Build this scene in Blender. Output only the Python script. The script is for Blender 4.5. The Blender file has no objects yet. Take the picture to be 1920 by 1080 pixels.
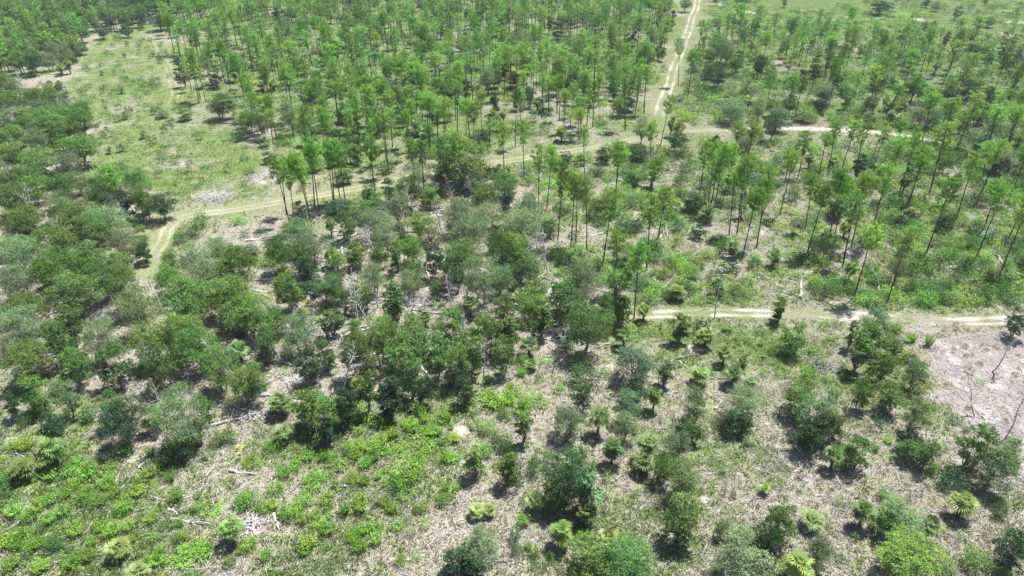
import bpy, math, random
import numpy as np
from math import radians, sin, cos, pi

# ------------------------------------------------------------------ camera, sky, sun, exposure
SC = bpy.context.scene
COL = SC.collection
CAM_H, PITCH, FPX = 60.0, radians(31.0), 1350.0
cam_d = bpy.data.cameras.new('camera')
cam = bpy.data.objects.new('camera', cam_d)
COL.objects.link(cam)
cam.location = (0, 0, CAM_H)
cam.rotation_euler = (pi / 2 - PITCH, 0, 0)
cam_d.sensor_width = 36.0
cam_d.lens = 36.0 * FPX / 1920.0
cam_d.clip_start = 0.5
cam_d.clip_end = 9000.0
SC.camera = cam

SUN_AZ, SUN_EL = radians(46.0), radians(67.0)      # azimuth from +Y towards +X
world = bpy.data.worlds.new('World')
SC.world = world
world.use_nodes = True
wn = world.node_tree
sky = wn.nodes.new('ShaderNodeTexSky')
sky.sky_type = 'NISHITA'
sky.sun_disc = False
sky.sun_elevation = SUN_EL
sky.sun_rotation = SUN_AZ
bg = wn.nodes['Background']
wn.links.new(sky.outputs[0], bg.inputs[0])
bg.inputs[1].default_value = 0.06
sd = bpy.data.lights.new('sun', 'SUN')
sd.energy = 5.0
sd.angle = radians(0.5)
sd.color = (1.0, 0.98, 0.95)
sun = bpy.data.objects.new('sun', sd)
COL.objects.link(sun)
sun.location = (60, 60, 200)
sun.rotation_euler = (pi / 2 - SUN_EL, 0, -SUN_AZ + pi)
SC.view_settings.view_transform = 'Standard'
SC.view_settings.look = 'None'
SC.view_settings.exposure = 0.90
SC.view_settings.gamma = 1.0
SC.view_settings.use_curve_mapping = False
SC.cycles.max_bounces = 5
SC.cycles.diffuse_bounces = 3
SC.cycles.transmission_bounces = 2
SC.cycles.glossy_bounces = 1
SC.cycles.volume_bounces = 0
SC.cycles.use_adaptive_sampling = True

# ------------------------------------------------------------------ picture <-> ground helpers
SP, CP = sin(PITCH), cos(PITCH)


def at(x, y, z=0.0):
    """point of the level z seen at pixel x, y of the 1920 px wide photograph"""
    u, v = (x - 960.0) / FPX, (y - 540.0) / FPX
    t = (CAM_H - z) / (SP + v * CP)
    return np.array((t * u, t * (CP - v * SP), z))


def px(p):
    X, Y, Z = p[0], p[1], p[2] - CAM_H
    d = Y * CP - Z * SP
    return 960 + FPX * X / d, 540 + FPX * (-Y * SP - Z * CP) / d


def dist(p):
    return p[1] * CP - (p[2] - CAM_H) * SP


def poly(pts):
    return np.array([at(a, b)[:2] for a, b in pts])


def inside(P, XY):
    x, y = XY[:, 0], XY[:, 1]
    r = np.zeros(len(x), bool)
    n = len(P)
    for i in range(n):
        x0, y0 = P[i]
        x1, y1 = P[(i + 1) % n]
        if y0 == y1:
            continue
        c = ((y0 > y) != (y1 > y)) & (x < (x1 - x0) * (y - y0) / (y1 - y0) + x0)
        r ^= c
    return r


def seg_dist(P, XY, closed=True):
    d = np.full(len(XY), 1e9)
    n = len(P)
    for i in range(n if closed else n - 1):
        a, b = P[i], P[(i + 1) % n]
        ab = b - a
        t = np.clip(((XY - a) @ ab) / max(ab @ ab, 1e-9), 0, 1)
        d = np.minimum(d, np.hypot(*(XY - (a + t[:, None] * ab)).T))
    return d


def soft(P, XY, w):
    """1 well inside polygon P, 0 well outside, over a band w metres wide"""
    s = seg_dist(P, XY)
    s = np.where(inside(P, XY), s, -s)
    return np.clip(0.5 + s / w, 0, 1)


def hash2(ix, iy, seed):
    h = np.sin(ix * 127.1 + iy * 311.7 + seed * 74.7) * 43758.5453
    return h - np.floor(h)


def noise(XY, scale, seed=0, octaves=3):
    out = np.zeros(len(XY))
    amp, tot = 1.0, 0.0
    for o in range(octaves):
        p = XY / scale * 2 ** o + 17.3 * o
        i = np.floor(p)
        f = p - i
        f = f * f * (3 - 2 * f)
        a = hash2(i[:, 0], i[:, 1], seed + o)
        b = hash2(i[:, 0] + 1, i[:, 1], seed + o)
        c = hash2(i[:, 0], i[:, 1] + 1, seed + o)
        d = hash2(i[:, 0] + 1, i[:, 1] + 1, seed + o)
        out += amp * (a + (b - a) * f[:, 0] + (c - a) * f[:, 1] + (a - b - c + d) * f[:, 0] * f[:, 1])
        tot += amp
        amp *= 0.5
    return out / tot


# ------------------------------------------------------------------ zones of the place (traced on the photograph, laid on the ground)
def smooth_line(pts, step=1.2):
    P = np.array(pts)
    out = []
    for i in range(len(P) - 1):
        p0, p1, p2, p3 = P[max(i - 1, 0)], P[i], P[i + 1], P[min(i + 2, len(P) - 1)]
        n = max(2, int(np.hypot(*(p2 - p1)) / step))
        for k in range(n):
            t = k / n
            out.append(0.5 * (2 * p1 + (p2 - p0) * t + (2 * p0 - 5 * p1 + 4 * p2 - p3) * t * t + (3 * p1 - p0 - 3 * p2 + p3) * t ** 3))
    out.append(P[-1])
    return np.array(out)


TRACK_GRASSY = smooth_line(poly([(280, 505), (305, 455), (318, 425), (350, 405), (430, 394), (520, 379), (600, 366), (700, 346), (800, 325), (900, 308), (1000, 294), (1080, 283), (1150, 270), (1200, 258), (1236, 243)]))
TRACK_SANDY = smooth_line(poly([(1236, 243), (1236, 222), (1242, 195), (1252, 165), (1262, 130), (1275, 95), (1288, 60), (1299, 30), (1309, 3), (1316, -18), (1326, -50), (1334, -80)]), 2.0)
TRACK_RIGHT = smooth_line(poly([(1236, 246), (1300, 246), (1380, 242), (1460, 241), (1540, 242), (1620, 246), (1690, 254), (1745, 264), (1790, 280)]))
TRACK_LOW = smooth_line(poly([(1150, 592), (1200, 589), (1260, 588), (1340, 586), (1420, 587), (1500, 589), (1570, 590), (1640, 592), (1710, 597), (1780, 602), (1850, 601), (1920, 599), (2010, 597)]))
TRACK_FADED = smooth_line(poly([(262, 60), (290, 78), (305, 105), (320, 140), (328, 175), (322, 200)]))
TRACKS = [TRACK_GRASSY, TRACK_SANDY, TRACK_RIGHT, TRACK_LOW]

Z_TOPLEFT = poly([(-120, 0), (292, -40), (300, 45), (250, 55), (205, 65), (160, 72), (165, 100), (140, 130), (110, 130), (60, 150), (0, 150), (-160, 160)])
Z_LEFT = poly([(-200, 165), (0, 175), (60, 185), (120, 200), (160, 240), (168, 290), (120, 335), (150, 350), (200, 350), (265, 365), (290, 400), (288, 470), (270, 500), (330, 480), (400, 490), (480, 520), (500, 560), (500, 700), (430, 740), (330, 760), (200, 760), (60, 700), (-50, 690), (-200, 640)])
Z_CENTRE = poly([(640, 420), (820, 330), (950, 335), (1000, 420), (1010, 500), (1060, 520), (1170, 560), (1160, 640), (1100, 680), (960, 690), (900, 730), (700, 740), (600, 770), (480, 790), (440, 730), (500, 620), (500, 530), (560, 470)])
Z_PINES = poly([(300, 0), (300, -60), (1270, -60), (1262, 60), (1235, 130), (1215, 200), (1195, 240), (1100, 262), (1000, 278), (900, 292), (820, 300), (760, 300), (700, 320), (560, 330), (560, 290), (500, 270), (440, 230), (385, 215), (345, 165), (325, 110), (305, 50)])
Z_PINES_RIGHT = poly([(1290, 110), (1330, 50), (1450, 62), (1600, 70), (1750, 80), (1960, 108), (2040, 300), (1960, 420), (1800, 330), (1730, 270), (1600, 235), (1400, 230), (1255, 238), (1262, 180)])
Z_MID = poly([(960, 300), (1200, 270), (1420, 262), (1720, 278), (1960, 400), (1990, 590), (1640, 582), (1200, 578), (1100, 520), (1010, 480), (990, 380)])
Z_SHRUBS = poly([(1600, 400), (1720, 380), (1850, 400), (1960, 430), (1960, 580), (1800, 585), (1640, 575), (1660, 540), (1600, 500)])
Z_CLEARING = poly([(150, 140), (180, 80), (210, 60), (292, 48), (310, 90), (340, 170), (400, 225), (470, 265), (560, 300), (560, 340), (480, 372), (380, 392), (320, 400), (240, 355), (150, 345), (175, 290), (165, 230), (110, 180)])
Z_MEADOW = poly([(1325, -80), (2100, -80), (2100, 110), (1900, 95), (1750, 78), (1600, 66), (1450, 58), (1330, 45)])
Z_BARE = poly([(1712, 612), (1800, 614), (1930, 618), (2100, 625), (2120, 900), (1935, 960), (1890, 900), (1840, 850), (1800, 790), (1755, 740), (1730, 690)])
Z_LOWLEFT = poly([(-100, 780), (150, 830), (330, 850), (520, 830), (640, 770), (800, 740), (920, 700), (1010, 700), (1030, 780), (940, 830), (860, 880), (850, 960), (700, 1020), (560, 1120), (-150, 1120)])
Z_GREENBAND = poly([(1150, 605), (1400, 602), (1700, 606), (1740, 700), (1700, 740), (1500, 700), (1350, 650), (1180, 640)])
Z_GREYWEED = poly([(300, 860), (420, 850), (540, 850), (560, 960), (500, 1030), (380, 1060), (310, 980)])
Z_LITTER = poly([(870, 800), (1010, 760), (1300, 740), (1480, 700), (1700, 800), (1920, 930), (1960, 1120), (900, 1120), (860, 980)])

SAND_SPOTS = [(740, 437, 30, 9), (655, 478, 22, 12), (400, 368, 40, 9), (500, 330, 45, 16), (100, 305, 10, 5), (345, 306, 22, 5), (225, 322, 26, 6), (1890, 66, 16, 6), (1400, 24, 14, 4), (1422, 25, 8, 3), (1345, 8, 12, 4), (1650, 33, 12, 3), (1720, 37, 14, 3), (1905, 42, 22, 4), (1600, 32, 12, 3),
              (1595, 525, 26, 20), (1475, 540, 18, 10), (1590, 610, 20, 6), (15, 690, 22, 12), (80, 555, 22, 9), (250, 560, 20, 6), (700, 665, 26, 12), (1165, 400, 30, 24), (1560, 560, 30, 8), (640, 615, 10, 30), (1330, 660, 14, 12), (1320, 935, 20, 9), (1650, 760, 14, 10),
              (1480, 300, 60, 14), (1780, 490, 22, 16), (1420, 425, 20, 14), (760, 560, 22, 26), (1000, 600, 22, 8), (1160, 690, 40, 10), (850, 820, 24, 20)]


def ground_masks(XY):
    n1 = noise(XY, 9.0, 3, 4)
    n2 = noise(XY, 3.0, 9, 3)
    wob = XY + np.stack([noise(XY, 7, 21) - .5, noise(XY, 7, 33) - .5], 1) * 7
    green = np.full(len(XY), 0.40)
    def put(P, val, w=8):
        nonlocal green
        m = soft(P, wob, w)
        green = green * (1 - m) + val * m
    put(Z_PINES, .72, 12)
    put(Z_PINES_RIGHT, .68, 12)
    put(poly([(980, 170), (1240, 120), (1232, 250), (980, 280)]), .40, 10)
    put(Z_TOPLEFT, .50, 8)
    put(Z_CLEARING, .72, 6)
    put(Z_MEADOW, .97, 10)
    put(Z_MID, .46, 8)
    put(Z_SHRUBS, .70, 8)
    put(Z_LEFT, .22, 6)
    put(Z_CENTRE, .16, 6)
    put(Z_LOWLEFT, .60, 5)
    put(Z_GREYWEED, .42, 5)
    put(Z_GREENBAND, .62, 5)
    put(Z_LITTER, .30, 6)
    far = np.clip((XY[:, 1] - 400) / 100, 0, 1)
    green = green * (1 - far) + .8 * far
    green = np.clip(green + (n1 - .5) * 1.1 + (n2 - .5) * .3, 0, 1)
    bare = np.clip(soft(Z_BARE, wob, 9) * 1.7 + (noise(XY, 2.2, 77, 3) - .5) * 3.0 - .35, 0, 1) * (soft(Z_BARE, wob, 9) > 0)
    sand = np.zeros(len(XY))
    for (x, y, rx, ry) in SAND_SPOTS:
        c, e, f = at(x, y), at(x + rx, y), at(x, y + ry)
        a, b = abs(e[0] - c[0]), abs(f[1] - c[1])
        sand = np.maximum(sand, np.clip(1.6 - 1.3 * np.hypot((wob[:, 0] - c[0]) / a, (wob[:, 1] - c[1]) / b), 0, 1))
    green *= (1 - sand * .8) * (1 - bare)
    verge = np.zeros(len(XY))
    for T, w, s in ((TRACK_GRASSY, 6, .9), (TRACK_SANDY, 7, .8), (TRACK_RIGHT, 4, .5), (TRACK_LOW, 4, .5), (TRACK_FADED, 4, 1.)):
        verge = np.maximum(verge, s * np.clip(1.25 - seg_dist(T[::4], XY, False) / w, 0, 1))
    return np.stack([green, bare, sand, verge], 1)


# ------------------------------------------------------------------ mesh and material helpers
def make_mesh(name, parts, mats):
    """parts: list of (verts n x 3, faces m x k, material index, tone n or None, colour n x 3 or None)"""
    V, off, li, ls, mi, tone, colr, has = [], 0, [], [], [], [], [], False
    for p in parts:
        v, f, m = p[0], p[1], p[2]
        V.append(v)
        li.append((f + off).ravel())
        ls.append(np.full(len(f), f.shape[1], np.int32))
        mi.append(np.full(len(f), m, np.int32))
        tone.append(np.full(len(v), .5) if len(p) < 4 or p[3] is None else p[3])
        if len(p) > 4 and p[4] is not None:
            has = True
            colr.append(p[4])
        else:
            colr.append(np.ones((len(v), 3)) * .1)
        off += len(v)
    V = np.concatenate(V).astype(np.float32)
    li = np.concatenate(li).astype(np.int32)
    ls = np.concatenate(ls)
    me = bpy.data.meshes.new(name)
    me.vertices.add(len(V))
    me.vertices.foreach_set('co', V.ravel())
    me.loops.add(len(li))
    me.loops.foreach_set('vertex_index', li)
    me.polygons.add(len(ls))
    starts = np.concatenate([[0], np.cumsum(ls)[:-1]]).astype(np.int32)
    me.polygons.foreach_set('loop_start', starts)
    me.polygons.foreach_set('loop_total', ls)
    for m in mats:
        me.materials.append(m)
    me.polygons.foreach_set('material_index', np.concatenate(mi))
    a = me.attributes.new('tone', 'FLOAT', 'POINT')
    a.data.foreach_set('value', np.concatenate(tone).astype(np.float32))
    if has:
        c = np.concatenate(colr)
        c = np.concatenate([c, np.ones((len(c), 1))], 1).astype(np.float32)
        a = me.attributes.new('tint', 'FLOAT_COLOR', 'POINT')
        a.data.foreach_set('color', c.ravel())
    me.update(calc_edges=True)
    return me


def link(name, me, parent=None):
    o = bpy.data.objects.new(name, me)
    COL.objects.link(o)
    o.parent = parent
    return o


def node_mat(name):
    m = bpy.data.materials.new(name)
    m.use_nodes = True
    nt = m.node_tree
    for n in list(nt.nodes):
        nt.nodes.remove(n)
    out = nt.nodes.new('ShaderNodeOutputMaterial')
    return m, nt, out


def N(nt, kind, **kw):
    n = nt.nodes.new(kind)
    for k, v in kw.items():
        if k == 'ins':
            for kk, vv in v.items():
                if isinstance(vv, bpy.types.NodeSocket):
                    nt.links.new(vv, n.inputs[kk])
                else:
                    n.inputs[kk].default_value = vv
        else:
            setattr(n, k, v)
    return n


def math_n(nt, op, a, b=None, clamp=False):
    ins = {0: a}
    if b is not None:
        ins[1] = b
    return N(nt, 'ShaderNodeMath', operation=op, use_clamp=clamp, ins=ins).outputs[0]


def mix_c(nt, fac, a, b, blend='MIX'):
    n = N(nt, 'ShaderNodeMix', data_type='RGBA', blend_type=blend)
    for i, v in ((0, fac), (6, a), (7, b)):
        if isinstance(v, bpy.types.NodeSocket):
            nt.links.new(v, n.inputs[i])
        else:
            n.inputs[i].default_value = v
    return n.outputs[2]


def rgba(c):
    return (c[0], c[1], c[2], 1.0)


def leaf_material(name, from_attr, trans=0.28, gloss=0.0):
    """leaf colour: the thing's own tint (object colour, or the tint attribute of a mass) varied leaf by leaf"""
    m, nt, out = node_mat(name)
    if from_attr:
        base = N(nt, 'ShaderNodeAttribute', attribute_name='tint').outputs['Color']
    else:
        base = N(nt, 'ShaderNodeObjectInfo').outputs['Color']
    tone = N(nt, 'ShaderNodeAttribute', attribute_name='tone').outputs['Fac']
    gain = math_n(nt, 'MULTIPLY_ADD', tone, 1.0)
    gain.node.inputs[2].default_value = 0.48
    hsv = N(nt, 'ShaderNodeHueSaturation', ins={'Color': base, 'Value': gain})
    warm = mix_c(nt, math_n(nt, 'MULTIPLY', tone, 0.30), hsv.outputs[0], mix_c(nt, 1.0, hsv.outputs[0], (1.16, 1.08, .9, 1), 'MULTIPLY'))
    d = N(nt, 'ShaderNodeBsdfDiffuse', ins={'Color': warm})
    t = N(nt, 'ShaderNodeBsdfTranslucent', ins={'Color': mix_c(nt, 1.0, warm, (1.15, 1.15, .6, 1), 'MULTIPLY')})
    mx = N(nt, 'ShaderNodeMixShader', ins={0: trans, 1: d.outputs[0], 2: t.outputs[0]})
    res = mx.outputs[0]
    if gloss:
        g = N(nt, 'ShaderNodeBsdfGlossy', ins={'Color': (.9, .9, .9, 1), 'Roughness': .45})
        res = N(nt, 'ShaderNodeMixShader', ins={0: gloss, 1: res, 2: g.outputs[0]}).outputs[0]
    nt.links.new(res, out.inputs[0])
    return m


def bark_material(name, c1, c2, scale=2.2):
    m, nt, out = node_mat(name)
    geo = N(nt, 'ShaderNodeTexCoord')
    mp = N(nt, 'ShaderNodeMapping', ins={0: geo.outputs['Object']})
    mp.inputs['Scale'].default_value = (1, 1, .22)
    nz = N(nt, 'ShaderNodeTexNoise', ins={'Vector': mp.outputs[0], 'Scale': scale * 3, 'Detail': 4.0})
    n2 = N(nt, 'ShaderNodeObjectInfo')
    c = mix_c(nt, math_n(nt, 'MULTIPLY_ADD', nz.outputs[0], 2.2), rgba(c1), rgba(c2))
    c.node.inputs[0].links[0].from_node.inputs[2].default_value = -.6
    c.node.clamp_factor = True
    hsv = N(nt, 'ShaderNodeHueSaturation', ins={'Color': c, 'Value': math_n(nt, 'MULTIPLY_ADD', n2.outputs['Random'], .5)})
    hsv.inputs['Value'].links[0].from_node.inputs[2].default_value = .75
    b = N(nt, 'ShaderNodeBsdfDiffuse', ins={'Color': hsv.outputs[0], 'Roughness': .6})
    nt.links.new(b.outputs[0], out.inputs[0])
    return m


LEAF = leaf_material('broad_leaf', False, .27, .01)
LEAF_MASS = leaf_material('broad_leaf_mass', True, .25, .02)
NEEDLE = leaf_material('pine_needle', False, .38)
FROND = leaf_material('palm_frond', False, .25, .02)
BARK_PINE = bark_material('pine_bark', (.070, .060, .056), (.16, .135, .12))
BARK_OAK = bark_material('oak_bark', (.15, .14, .13), (.42, .41, .39))
BARK_PALM = bark_material('palm_bark', (.075, .058, .042), (.17, .145, .115))
DEADWOOD = bark_material('weathered_wood', (.32, .305, .29), (.72, .70, .67), 1.2)
TWIG = bark_material('grey_twigs', (.34, .345, .32), (.60, .60, .57), 1.5)
DRY_FROND = bark_material('dry_frond', (.16, .11, .06), (.38, .30, .19), 1.5)


def ground_material():
    m, nt, out = node_mat('ground_cover')
    co = N(nt, 'ShaderNodeTexCoord').outputs['Object']
    att = N(nt, 'ShaderNodeAttribute', attribute_name='cover')
    sep = N(nt, 'ShaderNodeSeparateColor', ins={0: att.outputs['Color']})
    green, bare, sand = sep.outputs[0], sep.outputs[1], sep.outputs[2]
    verge = att.outputs['Alpha']
    trk = N(nt, 'ShaderNodeAttribute', attribute_name='wheel').outputs['Fac']
    pale = N(nt, 'ShaderNodeAttribute', attribute_name='pale').outputs['Fac']

    def nz(scale, detail=4.0, rough=.6, off=0.0):
        mp = N(nt, 'ShaderNodeMapping', ins={0: co})
        mp.inputs['Location'].default_value = (off, off * .7, 0)
        return N(nt, 'ShaderNodeTexNoise', ins={'Vector': mp.outputs[0], 'Scale': scale, 'Detail': detail, 'Roughness': rough}).outputs[0]

    def ramp(v, lo, hi, a=0.0, b=1.0):
        r = N(nt, 'ShaderNodeMapRange', clamp=True, ins={0: v})
        r.inputs[1].default_value, r.inputs[2].default_value = lo, hi
        r.inputs[3].default_value, r.inputs[4].default_value = a, b
        return r.outputs[0]

    fine, mid, big = nz(2.6, 5, .75), nz(.55, 4, .6, 30), nz(.09, 3, .5, 60)
    fine2 = nz(4.5, 4, .8, 11)
    litter = mix_c(nt, ramp(fine, .36, .66), (.17, .145, .12, 1), (.62, .56, .48, 1))
    litter = mix_c(nt, ramp(mid, .42, .64), litter, (.42, .42, .27, 1))
    litter = mix_c(nt, ramp(nz(.16, 4, .65, 140), .48, .66, 0, .6), litter, (.57, .515, .48, 1))
    dark = ramp(fine2, .60, .72, 0, .55)
    litter = mix_c(nt, dark, litter, (.085, .070, .055, 1))
    grass = mix_c(nt, ramp(fine, .35, .65), (.10, .175, .05, 1), (.245, .36, .11, 1))
    grass = mix_c(nt, ramp(nz(.25, 3, .5, 90), .45, .65, 0, .65), grass, (.34, .37, .17, 1))
    thr = math_n(nt, 'SUBTRACT', math_n(nt, 'ADD', green, math_n(nt, 'MULTIPLY', math_n(nt, 'SUBTRACT', mid, .5), 1.5)), .5)
    thr = math_n(nt, 'ADD', thr, math_n(nt, 'MULTIPLY', math_n(nt, 'SUBTRACT', fine2, .5), 1.3))
    col = mix_c(nt, ramp(thr, -.16, .22), litter, grass)
    straw = mix_c(nt, ramp(fine, .35, .65), (.21, .26, .09, 1), (.37, .41, .18, 1))
    col = mix_c(nt, math_n(nt, 'MULTIPLY', verge, ramp(mid, .35, .6, .35, .9)), col, straw)
    baren = mix_c(nt, ramp(fine, .35, .65), (.33, .29, .275, 1), (.60, .54, .515, 1))
    baren = mix_c(nt, ramp(nz(.35, 5, .7, 5), .52, .66), baren, (.74, .70, .68, 1))
    baren = mix_c(nt, ramp(nz(.22, 5, .7, 77), .50, .62, 0, .6), baren, (.30, .245, .22, 1))
    baren = mix_c(nt, ramp(fine2, .56, .66, 0, .75), baren, (.13, .11, .10, 1))
    col = mix_c(nt, bare, col, baren)
    sandc = mix_c(nt, ramp(fine, .35, .65), (.48, .43, .375, 1), (.74, .69, .61, 1))
    sthr = math_n(nt, 'ADD', sand, math_n(nt, 'MULTIPLY', math_n(nt, 'SUBTRACT', mid, .55), 1.6))
    col = mix_c(nt, ramp(sthr, .42, .68, 0, .85), col, sandc)
    trc = mix_c(nt, ramp(fine, .35, .65), (.36, .34, .19, 1), (.52, .48, .33, 1))
    whi = mix_c(nt, ramp(fine, .35, .65), (.64, .57, .46, 1), (.88, .83, .74, 1))
    trc = mix_c(nt, pale, trc, whi)
    tthr = math_n(nt, 'ADD', trk, math_n(nt, 'MULTIPLY', math_n(nt, 'SUBTRACT', mid, .5), 1.3))
    tthr = math_n(nt, 'ADD', tthr, math_n(nt, 'MULTIPLY', math_n(nt, 'SUBTRACT', fine2, .5), .9))
    col = mix_c(nt, ramp(tthr, .30, .95, 0, .92), col, trc)
    bump = N(nt, 'ShaderNodeBump', ins={'Height': math_n(nt, 'ADD', fine, math_n(nt, 'MULTIPLY', fine2, .7))})
    bump.inputs['Strength'].default_value = .9
    bump.inputs['Distance'].default_value = .35
    b = N(nt, 'ShaderNodeBsdfDiffuse', ins={'Color': col, 'Roughness': .8, 'Normal': bump.outputs[0]})
    nt.links.new(b.outputs[0], out.inputs[0])
    return m


GROUND = ground_material()


def add_cover(me, cover, wheel=None, pale=None):
    a = me.attributes.new('cover', 'FLOAT_COLOR', 'POINT')
    a.data.foreach_set('color', cover.astype(np.float32).ravel())
    if wheel is not None:
        a = me.attributes.new('wheel', 'FLOAT', 'POINT')
        a.data.foreach_set('value', wheel.astype(np.float32))
        a = me.attributes.new('pale', 'FLOAT', 'POINT')
        a.data.foreach_set('value', pale.astype(np.float32))


# ------------------------------------------------------------------ the ground and the tracks
def grid_faces(nr, nc):
    i = np.arange((nr - 1) * (nc - 1))
    r, c = i // (nc - 1), i % (nc - 1)
    a = r * nc + c
    return np.stack([a, a + 1, a + nc + 1, a + nc], 1)


xs = np.concatenate([[-6000, -3000, -1500, -800, -500, -400], np.arange(-330, 331, 1.5), [400, 500, 800, 1500, 3000, 6000]])
ys = np.concatenate([[-3000, -800, -200, -50, 0, 20], np.arange(36, 150, .9), np.arange(150, 420, 1.6), [450, 500, 600, 800, 1200, 2000, 4000, 8000]])
gx, gy = np.meshgrid(xs, ys)
XY = np.stack([gx.ravel(), gy.ravel()], 1)
gm = make_mesh('ground', [(np.column_stack([XY, np.zeros(len(XY))]), grid_faces(len(ys), len(xs)), 0)], [GROUND])
add_cover(gm, ground_masks(XY))
link('ground', gm)['kind'] = 'structure'


def track(name, L, half, rut, rw, pale_v, z, base=.25, patch=0.0, seed=1):
    d = np.gradient(L, axis=0)
    nrm = np.stack([-d[:, 1], d[:, 0]], 1) / np.hypot(*d.T)[:, None]
    u = np.linspace(-1, 1, 21) * half * 1.8
    P = (L[:, None, :] + nrm[:, None, :] * u[None, :, None]).reshape(-1, 2)
    U = np.tile(u, len(L))
    S = np.repeat(np.arange(len(L)) * 1.2, len(u))
    wander = (noise(np.stack([S, S * 0], 1), 14, seed, 2) - .5) * 1.2
    Uw = U + wander
    w = np.exp(-((np.abs(Uw) - rut) / rw) ** 2)
    w = np.maximum(w, base * np.clip(1.3 - np.abs(Uw) / half, 0, 1))
    if patch:
        w = w * (1 - patch) + w * patch * np.clip((noise(P, 4, seed + 5, 3) - .36) * 4.5, 0, 1.5)
    ends = np.clip(np.minimum(S, S.max() - S) / 9, 0, 1)
    w = w * np.clip((half * 1.75 - np.abs(U)) / .6, 0, 1) * ends
    me = make_mesh(name, [(np.column_stack([P, np.full(len(P), z)]), grid_faces(len(L), len(u)), 0)], [GROUND])
    add_cover(me, ground_masks(P), w, np.full(len(P), pale_v) if np.isscalar(pale_v) else np.repeat(pale_v, len(u)))
    link(name, me)['kind'] = 'structure'


track('grassy_track', TRACK_GRASSY, 1.75, .85, .5, .3, .004, .42, .35, 6)
track('sandy_track', TRACK_SANDY, 2.3, 1.05, .55, np.linspace(.75, .9, len(TRACK_SANDY)), .008, .38, .45, 9)
track('pale_track', TRACK_RIGHT, 1.7, .75, .7, np.clip(np.linspace(-.6, 3.2, len(TRACK_RIGHT)), 0, 1), .012, .95)
track('white_sand_track', TRACK_LOW, 1.35, .75, .5, 1.0, .004, .38, .85, 4)
track('faded_track', TRACK_FADED, 1.6, .9, .4, .05, .004, .25)

# ------------------------------------------------------------------ plant geometry
def tube(pts, rad, sides=5):
    P = np.array(pts, float)
    R = np.array(rad, float)
    d = np.gradient(P, axis=0)
    d /= np.linalg.norm(d, axis=1)[:, None] + 1e-9
    ref = np.where(np.abs(d[:, 2:3]) > .9, [[1., 0, 0]], [[0, 0, 1.]])
    a = np.cross(d, ref)
    a /= np.linalg.norm(a, axis=1)[:, None] + 1e-9
    b = np.cross(d, a)
    t = np.arange(sides) * 2 * pi / sides
    V = P[:, None, :] + R[:, None, None] * (a[:, None, :] * np.cos(t)[None, :, None] + b[:, None, :] * np.sin(t)[None, :, None])
    V = V.reshape(-1, 3)
    i = np.arange((len(P) - 1) * sides)
    r, c = i // sides, i % sides
    F = np.stack([r * sides + c, r * sides + (c + 1) % sides, (r + 1) * sides + (c + 1) % sides, (r + 1) * sides + c], 1)
    return V, F


class Geo:
    """gathers pieces of one mesh"""
    def __init__(self):
        self.p = {}

    def add(self, V, F, mat=0, tone=None):
        k = (F.shape[1], mat)
        L = self.p.setdefault(k, [[], [], [], 0])
        L[0].append(V)
        L[1].append(F + L[3])
        L[2].append(np.full(len(V), .5) if tone is None else tone)
        L[3] += len(V)

    def parts(self):
        return [(np.concatenate(L[0]), np.concatenate(L[1]), k[1], np.concatenate(L[2])) for k, L in self.p.items()]


def limb(g, a, b, r0, r1, rng, n=4, wob=.08, sides=5, sag=0.0, mat=0):
    a, b = np.array(a, float), np.array(b, float)
    L = np.linalg.norm(b - a)
    t = np.linspace(0, 1, n)
    P = a + (b - a) * t[:, None]
    P[1:-1] += rng.normal(0, wob * L * .5, (n - 2, 3))
    P[:, 2] += sag * L * np.sin(t * pi)
    V, F = tube(P, r0 + (r1 - r0) * t, sides)
    g.add(V, F, mat)
    return P


def unit(v):
    return v / (np.linalg.norm(v, axis=-1, keepdims=True) + 1e-9)


def leaf_quads(C, out, size, rng, up=.6, aspect=.55, spread=.75):
    """one small lozenge leaf spray per centre, facing roughly outward and up"""
    n = len(C)
    nrm = unit(out * .6 + np.array([0, 0, up]) + rng.normal(0, spread, (n, 3)))
    a = unit(np.cross(nrm, rng.normal(0, 1, (n, 3))))
    b = np.cross(nrm, a)
    s = size * rng.uniform(.6, 1.35, (n, 1))
    w = s * aspect
    V = np.stack([C - a * s, C - b * w + nrm * s * .12, C + a * s, C + b * w - nrm * s * .10], 1).reshape(-1, 3)
    F = np.arange(n * 4).reshape(-1, 4)
    return V, F


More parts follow.
